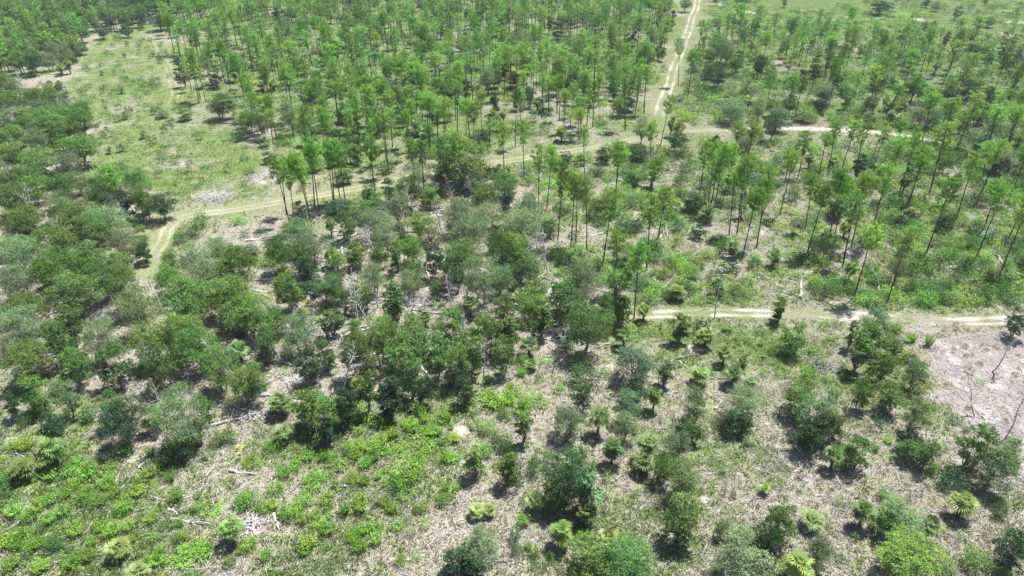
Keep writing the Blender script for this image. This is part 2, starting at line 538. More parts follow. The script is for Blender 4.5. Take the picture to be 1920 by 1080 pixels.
def oak(seed, w, h, lobes, tips, per, leaf, trunk_f=.34, bare=0.0, flat=.62, thin=.16, narrow=False):
    """broadleaf tree: returns (trunk with limbs, crown, bare twigs)"""
    rng = np.random.default_rng(seed)
    tr, cr, bt = Geo(), Geo(), Geo()
    R = w / 2
    z0 = h * trunk_f
    stems = rng.integers(1, 4) if h > 4.5 and not narrow else 1
    forks = []
    for s in range(stems):
        ang = rng.uniform(0, 2 * pi)
        base = np.array([cos(ang), sin(ang), 0]) * (.12 * R if stems > 1 else 0)
        top = np.array([cos(ang) * R * .3, sin(ang) * R * .3, z0 * rng.uniform(1.0, 1.4)]) if stems > 1 else np.array([*rng.normal(0, .12 * R, 2), z0 * 1.2])
        r = .03 * h / math.sqrt(stems)
        P = limb(tr, base - [0, 0, .1], top, r * 1.25, r * .7, rng, 5, .07, 6)
        forks.append((P[-1], r * .7))
    cs = []
    for k in range(lobes):
        for tries in range(30):
            a = rng.uniform(0, 2 * pi)
            q = math.sqrt(rng.uniform(0, 1))
            z = rng.uniform(0, 1)
            prof = math.sqrt(max(0.05, 1 - (abs(z - .42) / .62) ** 2))
            rr = q * R * .78 * prof
            c = np.array([cos(a) * rr * (1 + .3 * sin(a * 2 + seed)), sin(a) * rr, z0 + (h - z0) * (.10 + .80 * z)])
            if all(np.linalg.norm((c - d) / [R, R, (h - z0) * .7]) > .30 for d in cs):
                break
        cs.append(c)
    for c in cs:
        f, r = forks[rng.integers(len(forks))]
        st = f if rng.random() < .6 else f * .8 + np.array([0, 0, -.1])
        limb(tr, st, c, r * .55, r * .16, rng, 5, .13, 4, .05)
        lr = R * rng.uniform(.26, .42) * (1.15 if narrow else 1)
        lz = lr * flat * rng.uniform(.8, 1.2) * (1.5 if narrow else 1)
        n = int(tips * rng.uniform(.7, 1.2))
        d = unit(rng.normal(0, 1, (n, 3)))
        d[:, 2] = np.where(d[:, 2] < -.15, -d[:, 2] * rng.uniform(-.6, 1, n), d[:, 2])
        rad = rng.uniform(.45, 1.12, (n, 1)) ** .7
        T = c + d * rad * [lr, lr, lz]
        lobe_t = rng.uniform(-.13, .13)
        for j in range(0, n, 5):
            limb(tr, c, T[j], r * .16, r * .04, rng, 3, .1, 3)
        if bare:
            for j in range(int(n * bare)):
                e = c + unit(rng.normal(0, 1, 3) + [0, 0, .7]) * lr * rng.uniform(1.0, 1.75)
                P = limb(bt, c, e, r * .15, r * .04, rng, 4, .15, 3)
                for q in range(2):
                    limb(bt, P[2], P[2] + (e - c) * .4 + rng.normal(0, lr * .3, 3), r * .07, r * .03, rng, 3, .1, 3)
        keep = rng.random(n) > bare * .5
        T, d = T[keep], d[keep]
        C = np.repeat(T, per, 0) + rng.normal(0, 1, (len(T) * per, 3)) * [lr * thin, lr * thin, lr * thin * .7]
        D = np.repeat(d, per, 0)
        V, F = leaf_quads(C, D, leaf, rng)
        tn = np.clip(np.repeat(rng.normal(.5 + lobe_t, .13, len(T)), per) + rng.normal(0, .12, len(C)), 0, 1)
        cr.add(V, F, 0, np.repeat(tn, 4))
    return tr, cr, (bt if bare else None)


def pine(seed, h, w, tufts=150, blades=11, low=.55, lod=1.0):
    rng = np.random.default_rng(seed)
    tr, cr = Geo(), Geo()
    bend = rng.normal(0, .02 * h, 2)
    zt = np.linspace(0, 1, 8)
    P = np.stack([bend[0] * zt ** 2 + rng.normal(0, .02, 8), bend[1] * zt ** 2 + rng.normal(0, .02, 8), zt * h * .97 - .15], 1)
    V, F = tube(P, .0095 * h * (1 - zt * .80) + .02, 6)
    tr.add(V, F)
    def on(z):
        t = z / h
        return np.array([bend[0] * t * t, bend[1] * t * t, z])
    ends = []
    nb = int(26 * lod) + 6
    for i in range(nb):
        t = (i + rng.uniform(0, 1)) / nb
        z = h * (low + (1 - low) * t ** .9) * .97
        prof = (math.sin(pi * min(1, .16 + t * .80)) ** .75) * rng.uniform(.35, 1.15)
        L = w / 2 * prof * (.55 if t < .1 else 1)
        a = i * 2.4 + rng.uniform(-.5, .5)
        rise = L * (.15 + .75 * t) * rng.uniform(.5, 1.2)
        s = on(z)
        e = s + np.array([cos(a) * L, sin(a) * L, rise])
        Q = limb(tr, s, e, .045 * (1 - .5 * t), .012, rng, 4, .09, 3)
        m = max(2, int(tufts / nb * (.5 + prof)))
        for k in range(m):
            q = rng.uniform(.35, 1.05)
            ends.append(s + (e - s) * q + rng.normal(0, .17, 3) * [1, 1, .7] * (w / 3.5) + [0, 0, .05])
    # a few dead stubs under the crown
    for k in range(6):
        z = h * rng.uniform(low - .16, low)
        a = rng.uniform(0, 2 * pi)
        limb(tr, on(z), on(z) + np.array([cos(a), sin(a), .1]) * rng.uniform(.25, .8), .022, .008, rng, 3, .05, 3)
    E = np.array(ends)
    n = len(E)
    B = max(4, int(blades * lod))
    C = np.repeat(E, B, 0)
    d = unit(rng.normal(0, 1, (n * B, 3)) + [0, 0, .35])
    s = rng.uniform(.24, .46, (n * B, 1)) * (1.0 if lod >= 1 else 1.35)
    side = unit(np.cross(d, rng.normal(0, 1, (n * B, 3)))) * (.036 if lod >= 1 else .062)
    V = np.stack([C - side, C + side, C + d * s + side * .5, C + d * s - side * .5], 1).reshape(-1, 3)
    tn = np.clip(np.repeat(rng.normal(.5, .15, n), B) + rng.normal(0, .1, n * B), 0, 1)
    cr.add(V, np.arange(n * B * 4).reshape(-1, 4), 0, np.repeat(tn, 4))
    return tr, cr


def fan(g, base, tip_dir, R, rng, tone, segs=13, mat=0, droop=.35):
    """a palm fan of narrow folded segments opening from the stalk end"""
    f = unit(np.array(tip_dir, float))
    s = unit(np.cross(f, [0, 0, 1.0]) + 1e-6)
    u = np.cross(s, f)
    roll = rng.normal(0, .4)
    s, u = s * cos(roll) + u * sin(roll), u * cos(roll) - s * sin(roll)
    A = np.linspace(-1.9, 1.9, segs) + rng.normal(0, .05, segs)
    V, Fq, T = [], [], []
    for k, a in enumerate(A):
        d = f * cos(a) + s * sin(a)
        L = R * (1 - .18 * abs(a) / 1.9) * rng.uniform(.85, 1.08)
        m = base + d * L * .58 + u * .10 * R
        e = base + d * L - np.array([0, 0, droop * L * rng.uniform(.5, 1.2)]) + u * .02
        wd = np.cross(d, u) * R * .075
        V += [base, m - wd, e, m + wd]
        Fq.append([4 * k, 4 * k + 1, 4 * k + 2, 4 * k + 3])
        T += [tone + rng.normal(0, .06)] * 4
    g.add(np.array(V), np.array(Fq), mat, np.clip(np.array(T), 0, 1))


def palm(seed, h, w, leaves=28, skirt=9):
    rng = np.random.default_rng(seed)
    tr, cr, dr = Geo(), Geo(), Geo()
    hz = h - w * .30
    lean = rng.normal(0, .05 * h, 2)
    z = np.linspace(0, 1, 12)
    P = np.stack([lean[0] * z ** 1.5, lean[1] * z ** 1.5, z * hz - .1], 1)
    r = .17 + .03 * rng.random() + .035 * np.sin(np.arange(12) * 2.6)
    r[-3:] += .07
    V, F = tube(P, r, 8)
    tr.add(V, F)
    top = P[-1]
    for i in range(leaves):
        t = (i + .5) / leaves
        a = i * 2.399 + rng.normal(0, .15)
        el = radians(62 - 92 * t + rng.normal(0, 13))
        d = np.array([cos(a) * cos(el), sin(a) * cos(el), sin(el)])
        L = w * .5 * rng.uniform(.30, .68)
        b = top + d * L + [0, 0, .05]
        limb(cr, top, b, .022, .014, rng, 3, .03, 3)
        fan(cr, b, d + [0, 0, -.15], w * .5 * rng.uniform(.46, .74), rng, .62 - .35 * t + rng.normal(0, .07), droop=.18 + .3 * t)
    for i in range(skirt):
        a = rng.uniform(0, 2 * pi)
        d = np.array([cos(a) * .45, sin(a) * .45, -1])
        b = top + d * w * .13
        fan(dr, b, d, w * .33, rng, .5, 9)
    return tr, cr, dr


def palmetto(seed, w, h, n=16):
    rng = np.random.default_rng(seed)
    g = Geo()
    for i in range(n):
        a = rng.uniform(0, 2 * pi)
        c = np.array([cos(a), sin(a), 0]) * w * .5 * math.sqrt(rng.random()) * .65
        el = rng.uniform(.35, 1.35)
        d = np.array([cos(a) * cos(el), sin(a) * cos(el), sin(el)])
        b = c + d * h * rng.uniform(.55, .9)
        limb(g, c, b, .02, .012, rng, 3, .04, 3)
        fan(g, b, d, w * .5 * rng.uniform(.34, .46), rng, rng.uniform(.3, .8), 11, 0, .2)
    return g


def shrub(seed, w, h, n=22, per=22, leaf=.16, lod=1.0, ragged=.3):
    rng = np.random.default_rng(seed)
    st, g = Geo(), Geo()
    n = int(n * lod)
    for i in range(n):
        a = rng.uniform(0, 2 * pi)
        q = math.sqrt(rng.random())
        z = h * (1 - .55 * q ** 1.6) * rng.uniform(.5, 1.05)
        c = np.array([cos(a) * q * w * .44, sin(a) * q * w * .44, z])
        if i % 2 == 0:
            limb(st, [c[0] * .15, c[1] * .15, -.05], c, .03, .01, rng, 3, .08, 3)
        C = c + rng.normal(0, 1, (per, 3)) * [w * .09, w * .09, h * .12 * (1 + ragged)]
        C[:, 2] = np.maximum(C[:, 2], .04)
        D = np.tile(unit(c + [0, 0, .2]), (per, 1))
        V, F = leaf_quads(C, D, leaf * (1.5 if lod < 1 else 1), rng, .6)
        tn = np.clip(rng.normal(.5, .15) + rng.normal(0, .13, per), 0, 1)
        g.add(V, F, 0, np.repeat(tn, 4))
    return st, g


def weed(seed, w, h, n=100):
    """a feathery upright tuft"""
    rng = np.random.default_rng(seed)
    g = Geo()
    a = rng.uniform(0, 2 * pi, n)
    q = np.sqrt(rng.random(n)) * w * .28
    b = np.stack([np.cos(a) * q, np.sin(a) * q, np.zeros(n)], 1)
    d = unit(np.stack([np.cos(a) * .4, np.sin(a) * .4, np.ones(n)], 1) + rng.normal(0, .16, (n, 3)))
    L = h * rng.uniform(.55, 1.05, (n, 1))
    tn = rng.normal(.5, .14, n)
    for k in (0, 1, 2, 3):
        c = b + d * L * (.35 + .2 * k)
        V, F = leaf_quads(c + rng.normal(0, .06 * w, (n, 3)), d, .075, rng, .9, .45, .6)
        g.add(V, F, 0, np.repeat(np.clip(tn + .06 * (k - 1.5), 0, 1), 4))
    s = unit(np.cross(d, rng.normal(0, 1, (n, 3)))) * .02
    V = np.stack([b - s, b + s, b + d * L + s * .2, b + d * L - s * .2], 1).reshape(-1, 3)
    g.add(V, np.arange(n * 4).reshape(-1, 4), 0, np.repeat(np.clip(tn, 0, 1), 4))
    return g


def dead_tree(seed, h, w, dens=1.0, lean=.06, upright=.9):
    rng = np.random.default_rng(seed)
    g = Geo()
    top = np.array([*rng.normal(0, lean * h, 2), h])
    P = limb(g, [0, 0, -.15], top, (.022 if h < 9 else .0095) * h, (.006 if h < 9 else .003) * h, rng, 7, .04, 6)
    def grow(a, d, L, r, lev):
        e = a + d * L
        Q = limb(g, a, e, r, r * .4, rng, 4, .12, 4 if lev < 2 else 3)
        if lev < 3:
            for k in range(rng.integers(2, 4)):
                nd = unit(d + rng.normal(0, .55, 3) + [0, 0, .15])
                grow(Q[rng.integers(1, 4)], nd, L * rng.uniform(.4, .65), r * .5, lev + 1)
    for k in range(int(10 * dens)):
        t = rng.uniform(.4, .98)
        a = P[0] + (P[-1] - P[0]) * t
        ang = rng.uniform(0, 2 * pi)
        d = unit(np.array([cos(ang), sin(ang), upright * rng.uniform(.2, 1)]))
        grow(a, d, w * .5 * (1.25 - t) * rng.uniform(.7, 1.2), .008 * h, 1)
    return g


def log_mesh(seed, L, branches):
    rng = np.random.default_rng(seed)
    g = Geo()
    r = .13 + .01 * L
    P = limb(g, [-L / 2, 0, r * .8], [L / 2, rng.normal(0, .04 * L), r * .5], r, r * .35, rng, 7, .035, 7)
    V, F = P[0], None
    for k in range(branches):
        t = rng.uniform(.35, .97)
        a = P[0] + (P[-1] - P[0]) * t
        d = unit(np.array([rng.uniform(.3, 1.2), rng.choice([-1, 1]) * rng.uniform(.4, 1), rng.uniform(0, .7)]))
        e = a + d * L * rng.uniform(.12, .30)
        Q = limb(g, a, e, r * .4, r * .12, rng, 4, .1, 4)
        for q in range(2):
            limb(g, Q[2], Q[2] + unit(d + rng.normal(0, .6, 3)) * L * .12, r * .16, r * .07, rng, 3, .1, 3)
    return g


# prototype meshes; each entry: (list of (part name, mesh)), real width, real height, raw geometry for masses
PROTO = {}


def register(kind, w, h, geos):
    """geos: list of (part name, Geo, material)"""
    rec = {'w': w, 'h': h, 'parts': [(n, make_mesh(n, g.parts(), [m])) for n, g, m in geos if g is not None and g.p],
           'raw': [(n, g, m) for n, g, m in geos if g is not None and g.p]}
    PROTO.setdefault(kind, []).append(rec)


for s in range(5):
    a, b, c = oak(100 + s, 8, 8.5, 30, 40, 13, .100, .22, flat=.72, thin=.13)
    register('oak_big', 8, 8.5, [('trunk', a, BARK_OAK), ('crown', b, LEAF)])
for s in range(4):
    a, b, c = oak(140 + s, 7.5, 8, 26, 40, 10, .090, .2, bare=.16, flat=.75, thin=.16)
    register('oak_grey', 7.5, 8, [('trunk', a, BARK_OAK), ('crown', b, LEAF), ('bare_branches', c, TWIG)])
for s in range(6):
    a, b, c = oak(160 + s, 4.5, 5.5, 18, 34, 13, .082, .10, flat=.85, thin=.13)
    register('oak_mid', 4.5, 5.5, [('trunk', a, BARK_OAK), ('crown', b, LEAF)])
for s in range(4):
    a, b, c = oak(180 + s, 2.4, 5.5, 13, 34, 10, .082, .05, narrow=True, thin=.14)
    register('oak_narrow', 2.4, 5.5, [('trunk', a, BARK_OAK), ('crown', b, LEAF)])
for s in range(3):
    a, b, c = oak(190 + s, 4.2, 5.0, 18, 38, 12, .068, .12, bare=.14, flat=.85, thin=.18)
    register('oak_wispy', 4.2, 5.0, [('trunk', a, BARK_OAK), ('crown', b, LEAF), ('bare_branches', c, TWIG)])
for s in range(8):
    h = 13.5
    a, b = pine(200 + s, h, 4.4 + .3 * (s % 3), 210 + 12 * s, 12, .60 + .035 * (s % 4))
    register('pine', 4.2, h, [('trunk', a, BARK_PINE), ('crown', b, NEEDLE)])
for s in range(5):
    a, b = pine(230 + s, 13.5, 4.6, 125, 12, .57, .6)
    register('pine_low', 4.2, 13.5, [('trunk', a, BARK_PINE), ('crown', b, NEEDLE)])
for s in range(5):
    a, b, c = palm(250 + s, 3.4, 2.9, 25 + s, 8)
    register('palm', 2.7, 3.4, [('trunk', a, BARK_PALM), ('crown', b, FROND), ('dead_fronds', c, DRY_FROND)])
for s in range(4):
    register('palmetto', 2.0, 1.1, [('fronds', palmetto(270 + s, 2.0, 1.1), FROND)])
for s in range(6):
    a, b = shrub(280 + s, 2.4, 1.7, 28, 34, .074)
    register('shrub', 2.4, 1.7, [('stems', a, BARK_OAK), ('foliage', b, LEAF)])
for s in range(4):
    a, b = shrub(290 + s, 2.4, 1.7, 26, 14, .072, .8)
    register('shrub_low', 2.4, 1.7, [('foliage', b, LEAF)])
for s in range(5):
    register('weed', 1.1, 1.2, [('foliage', weed(300 + s, 1.1, 1.2), LEAF)])
for s in range(5):
    register('dead', 4.0, 7.0, [('limbs', dead_tree(310 + s, 7.0, 4.0, 1.0 + .2 * s), DEADWOOD)])
register('dead_pine', 2.6, 13.0, [('limbs', dead_tree(330, 13.0, 2.6, 1.6, .01, .1), DEADWOOD)])
for s in range(6):
    register('log', 5.0, .3, [('wood', log_mesh(340 + s, 5.0, (0, 1, 3, 5, 0, 7)[s]), DEADWOOD)])

# ------------------------------------------------------------------ what stands where
RNG = np.random.default_rng(7)
R_ = random.Random(11)
ITEMS = []
TINT = {'O': (.132, .255, .058), 'D': (.052, .125, .045), 'Y': (.150, .280, .055), 'G': (.165, .275, .098), 'W': (.165, .275, .115), 'C': (.122, .235, .060),
        'B': (.080, .185, .045), 'b': (.190, .345, .048), 'K': (.19, .16, .09), 'P': (.180, .280, .085), 'p': (.255, .360, .105), 'S': (.290, .365, .105), 'T': (.215, .370, .050),
        'N': (.240, .440, .100), 'n': (.150, .260, .078), 'X': (.3, .3, .3), 'Z': (.3, .3, .3), 'L': (.3, .3, .3)}
CZ = {'O': .6, 'D': .6, 'Y': .6, 'G': .6, 'W': .6, 'C': .5, 'B': .5, 'b': .5, 'K': .5, 'P': .85, 'p': .85, 'S': .5, 'T': .5, 'N': .8, 'n': .8, 'X': .6, 'Z': .5, 'L': .5}


def put(code, X, Y, w, h, hand=False, tint=None):
    t = np.array(tint if tint is not None else TINT[code])
    v = R_.uniform(.72, 1.30)
    t = t * v * np.array([R_.uniform(.84, 1.16) * (R_.choice((.8, .9, 1)) if code in 'bT' else 1), 1, R_.uniform(.80, 1.25)])
    ITEMS.append({'c': code, 'x': float(X), 'y': float(Y), 'w': float(w), 'h': float(h), 'hand': hand, 'tint': tuple(np.clip(t, 0, 1)), 'rot': R_.uniform(0, 2 * pi), 'pick': R_.random()})


def hand(col, row, table):
    for e in table:
        code, zx, zy, wz, h = e
        x, y = col * 480 + zx / 3.0, row * 360 + zy / 3.0
        p = at(x, y, h * CZ[code])
        w = wz / 3.0 * dist(p) / FPX
        if code in 'Pp' and w > 3.3:
            for _a in (0.4, 2.5, 4.6):
                put(code, p[0] + cos(_a) * w * .36, p[1] + sin(_a) * w * .36, min(w * .55, 3.2), h * R_.uniform(.7, 1.05), True)
            continue
        if code in 'ODYGWC':
            w *= 1.22
        if code in 'Nn':
            w = max(w, 3.3)
        put(code, p[0], p[1], w, h, True)


def hand_base(col, row, table):
    """pines given by the foot of the trunk"""
    for code, zx, zy, w, h in table:
        p = at(col * 480 + zx / 3.0, row * 360 + zy / 3.0)
        put(code, p[0], p[1], w, h, True)


# lower right
hand(3, 2, [('O', 170, 60, 180, 5), ('W', 310, 140, 230, 6.3), ('D', 240, 270, 170, 5), ('O', 370, 235, 140, 5.5), ('O', 500, 370, 160, 4.5), ('P', 380, 385, 110, 3), ('D', 620, 200, 80, 2),
            ('O', 690, 60, 150, 4.5), ('O', 540, 40, 110, 5), ('W', 850, 150, 130, 5.2), ('D', 810, 290, 110, 3.6), ('O', 800, 365, 120, 3), ('O', 905, 385, 120, 4.2), ('O', 1180, 330, 180, 6.8),
            ('W', 1310, 440, 210, 6), ('D', 1060, 530, 140, 2.6), ('W', 1385, 360, 90, 4), ('p', 1105, 655, 150, 2.9), ('P', 545, 700, 130, 3.1), ('p', 680, 695, 110, 2), ('P', 915, 785, 125, 2.8),
            ('W', 750, 760, 240, 4.6), ('O', 660, 800, 90, 3.4), ('Y', 800, 965, 320, 4.8), ('W', 290, 930, 140, 4), ('p', 180, 1000, 160, 3.2), ('O', 75, 770, 160, 5), ('D', 20, 900, 110, 4), ('S', 545, 1040, 100, 1.2),
            ('b', 1180, 985, 170, 2.4), ('b', 1090, 845, 60, 1.2), ('B', 1300, 705, 90, 2), ('D', 1390, 930, 190, 5), ('S', 520, 605, 70, 1), ('b', 660, 625, 90, 1.3), ('b', 720, 640, 60, 1.2), ('b', 790, 650, 45, 1.4),
            ('S', 675, 255, 60, 1), ('X', 1215, 70, 150, 5.5), ('X', 1400, 170, 130, 6), ('S', 10, 570, 55, 1.2), ('b', 70, 565, 45, 1.3), ('b', 190, 590, 45, .9), ('B', 190, 500, 60, 1.4), ('b', 490, 860, 50, 1),
            ('b', 1000, 1030, 120, 1.5), ('B', 1350, 830, 70, 1.6), ('b', 1110, 215, 60, 1.2), ('b', 1215, 235, 40, 1), ('b', 1060, 190, 80, 1.2), ('b', 930, 480, 80, 1.3), ('S', 400, 470, 60, .9), ('b', 1000, 340, 70, 1.2),
            ('S', 1420, 640, 50, 1), ('S', 980, 820, 60, 1.0), ('b', 1330, 1060, 90, 1.4), ('S', 345, 790, 35, .7), ('S', 10, 410, 40, .8)])
# lower middle right
hand(2, 2, [('D', 390, 60, 120, 4.4), ('W', 320, 200, 160, 5), ('P', 490, 170, 120, 3.9), ('W', 655, 110, 130, 5), ('P', 805, 50, 85, 3.4), ('D', 700, 20, 140, 4.6), ('P', 570, 345, 120, 3.4), ('P', 765, 320, 140, 3.4),
            ('P', 745, 425, 120, 2.4), ('W', 640, 225, 120, 4.6), ('C', 60, 250, 85, 5), ('B', 125, 465, 90, 2.3), ('D', 10, 470, 110, 2.6), ('D', 15, 540, 90, 2.2), ('D', 315, 510, 260, 7), ('W', 440, 590, 150, 6), ('O', 235, 610, 130, 4.5),
            ('P', 420, 700, 130, 2.6), ('p', 125, 640, 115, 2.4), ('p', 275, 820, 135, 3.1), ('p', 540, 860, 120, 2.8), ('Y', 430, 960, 230, 5.6), ('O', 650, 985, 260, 5.5), ('Y', 380, 1065, 110, 3), ('W', 1030, 100, 140, 6),
            ('O', 1010, 250, 110, 3.8), ('W', 930, 330, 140, 4.2), ('Y', 855, 460, 120, 4.3), ('W', 955, 530, 200, 5.8), ('O', 960, 740, 220, 6.2), ('G', 1300, 90, 190, 5), ('K', 1190, 190, 110, 2.2), ('D', 1275, 200, 150, 3.6),
            ('b', 1320, 320, 70, 1.3), ('W', 1290, 960, 270, 6.2), ('D', 1405, 870, 130, 4.4), ('W', 1180, 810, 90, 2.4), ('b', 1385, 420, 45, .9), ('B', 1195, 600, 40, 1.2), ('B', 1245, 612, 45, 1.3), ('b', 1125, 590, 45, 1.5),
            ('B', 1160, 660, 60, 1), ('p', 1425, 580, 60, 1.2), ('S', 665, 492, 60, .9), ('K', 760, 550, 45, 1), ('T', 60, 760, 60, 1.5), ('B', 20, 850, 80, 2), ('b', 130, 945, 70, 1.3), ('b', 210, 975, 60, 1.4),
            ('T', 95, 905, 40, 1.2), ('B', 30, 930, 70, 1.3), ('b', 450, 455, 60, 1.8), ('b', 380, 860, 60, 1.6), ('b', 540, 520, 80, 1.2), ('S', 660, 640, 60, .8), ('b', 210, 400, 70, 1.3), ('Y', 150, 400, 70, 1.6),
            ('S', 1330, 480, 50, .8), ('S', 1190, 420, 40, .7), ('b', 20, 30, 120, 1.5), ('b', 90, 80, 120, 1.3), ('T', 60, 140, 90, 1.5), ('b', 170, 100, 80, 1.2), ('b', 270, 20, 80, 1.2), ('X', 290, 570, 60, 4)])
# lower middle left
hand(1, 2, [('P', 130, 90, 140, 2.8), ('O', 275, 110, 170, 6), ('O', 385, 135, 180, 7), ('D', 500, 95, 150, 6), ('C', 630, 50, 80, 7), ('D', 760, 50, 140, 6.5), ('D', 1170, 25, 120, 4.5), ('P', 150, 255, 110, 2.2),
            ('D', 940, 30, 120, 5), ('C', 1222, 430, 105, 5), ('C', 1415, 480, 100, 5), ('b', 850, 480, 200, 2.8), ('b', 780, 540, 140, 1.6), ('b', 910, 440, 120, 2), ('D', 775, 590, 65, 1.5), ('b', 330, 545, 170, 1.3), ('b', 110, 590, 120, 1.2),
            ('p', 1240, 700, 100, 1.4), ('P', 1310, 700, 80, 1.3), ('W', 1275, 900, 180, 5), ('D', 1135, 970, 150, 2.8), ('D', 1225, 1020, 110, 4), ('T', 497, 690, 60, 2), ('T', 585, 680, 70, 1.8), ('T', 715, 650, 70, 1.5), ('T', 770, 690, 60, 1.5),
            ('T', 400, 810, 80, 1.3), ('T', 290, 880, 80, 1.6), ('T', 680, 870, 60, 1.4), ('T', 560, 840, 50, 1.2), ('T', 50, 960, 60, 1.3), ('S', 950, 670, 90, 1.1), ('b', 1050, 640, 100, 1.4), ('b', 870, 835, 60, 1.1), ('b', 900, 970, 60, 1.1),
            ('S', 1180, 905, 60, 1), ('b', 820, 990, 80, 1.2), ('S', 720, 1050, 60, .9), ('T', 330, 730, 60, 1.5), ('T', 210, 700, 70, 1.4), ('T', 160, 710, 70, 1.3), ('T', 640, 350, 70, 1.6), ('T', 570, 340, 60, 1.5), ('T', 700, 310, 70, 1.5),
            ('T', 460, 210, 60, 1.7), ('T', 770, 270, 60, 1.5), ('T', 610, 440, 60, 1.4), ('T', 660, 400, 60, 1.4), ('T', 400, 640, 80, 1.4), ('b', 280, 650, 120, 1.2), ('b', 200, 740, 110, 1.2), ('b', 40, 690, 90, 1.2), ('b', 90, 340, 110, 1.0),
            ('b', 470, 450, 90, 1.1), ('b', 530, 520, 110, 1.1), ('b', 700, 200, 110, 1.3), ('b', 640, 210, 90, 1.2), ('b', 930, 150, 90, 1.3), ('b', 950, 260, 60, 1.0), ('b', 1030, 275, 50, .9), ('b', 1160, 370, 50, 1.1), ('b', 1090, 375, 50, .9),
            ('S', 1150, 500, 60, .8), ('S', 1060, 480, 60, .8), ('b', 920, 690, 90, 1.2), ('b', 950, 790, 60, 1.0), ('b', 1320, 60, 90, 1.6), ('T', 1340, 90, 90, 1.9), ('T', 1420, 80, 80, 1.6), ('b', 1400, 160, 100, 1.5), ('B', 1380, 320, 150, 1.8),
            ('b', 1300, 250, 110, 1.5), ('b', 1280, 370, 120, 1.4), ('B', 1430, 360, 80, 2), ('b', 1230, 220, 80, 1.1), ('D', 400, 250, 90, 4.5), ('X', 330, 210, 60, 5)])
# lower left
hand(0, 2, [('D', 300, 250, 140, 5), ('P', 275, 340, 130, 3.9), ('D', 340, 400, 90, 2), ('P', 110, 455, 135, 2.4), ('P', 650, 915, 130, 2.1), ('P', 1290, 800, 140, 2.9), ('P', 770, 1045, 140, 2), ('O', 190, 40, 150, 5.5), ('W', 360, 60, 130, 6),
            ('B', 500, 160, 110, 2), ('D', 690, 200, 210, 6), ('O', 620, 120, 130, 5.5), ('O', 850, 190, 120, 4), ('G', 1010, 170, 260, 8.5), ('D', 985, 350, 150, 3.2), ('O', 1090, 260, 130, 4), ('D', 70, 110, 90, 4), ('D', 80, 530, 70, 1.4), ('B', 230, 130, 110, 2.5), ('B', 130, 210, 90, 1.8),
            ('S', 1400, 370, 110, 1.3), ('B', 1290, 290, 100, 2), ('B', 1215, 310, 90, 1.7), ('T', 270, 510, 70, 1.3), ('b', 550, 645, 120, 1.2), ('B', 555, 730, 80, 1.0), ('B', 295, 890, 130, 1.4), ('b', 1410, 650, 190, 1.5), ('b', 1110, 690, 80, 1.2),
            ('T', 985, 620, 70, 1.6), ('S', 780, 920, 80, 1.1), ('T', 600, 560, 70, 1.3), ('T', 130, 330, 80, 1.8), ('T', 365, 610, 60, 1.3), ('T', 270, 650, 70, 1.4), ('T', 200, 690, 80, 1.3), ('T', 75, 710, 80, 1.4), ('T', 160, 740, 80, 1.4),
            ('T', 270, 750, 70, 1.3), ('T', 120, 830, 70, 1.4), ('T', 30, 870, 90, 1.6), ('T', 420, 820, 70, 1.4), ('T', 400, 1000, 80, 1.5), ('T', 490, 960, 70, 1.4), ('T', 180, 900, 80, 1.3), ('T', 90, 900, 60, 1.3), ('T', 350, 710, 60, 1.2),
            ('T', 700, 670, 70, 1.4), ('T', 640, 600, 60, 1.2), ('T', 770, 600, 70, 1.3), ('T', 560, 800, 70, 1.2), ('T', 620, 820, 80, 1.2), ('T', 220, 1020, 80, 1.3), ('T', 60, 1000, 70, 1.3), ('B', 910, 790, 60, 1.1), ('b', 900, 940, 90, 1), ('b', 1010, 860, 90, 1.2),
            ('b', 1290, 990, 80, 1.3), ('b', 860, 860, 70, 1.1), ('b', 480, 640, 110, 1.1), ('b', 430, 560, 110, 1.1), ('b', 690, 700, 110, 1.1), ('b', 180, 520, 70, 1.1), ('b', 500, 450, 90, 1.2), ('b', 400, 490, 90, 1.1), ('b', 870, 560, 60, 1.0), ('b', 780, 540, 50, 1.0),
            ('b', 1400, 900, 130, 1.2), ('b', 1420, 430, 110, 1.2), ('S', 210, 580, 60, .9), ('D', 20, 540, 70, 1.6), ('O', 1150, 110, 90, 5), ('X', 900, 90, 120, 6), ('X', 760, 60, 100, 6)])
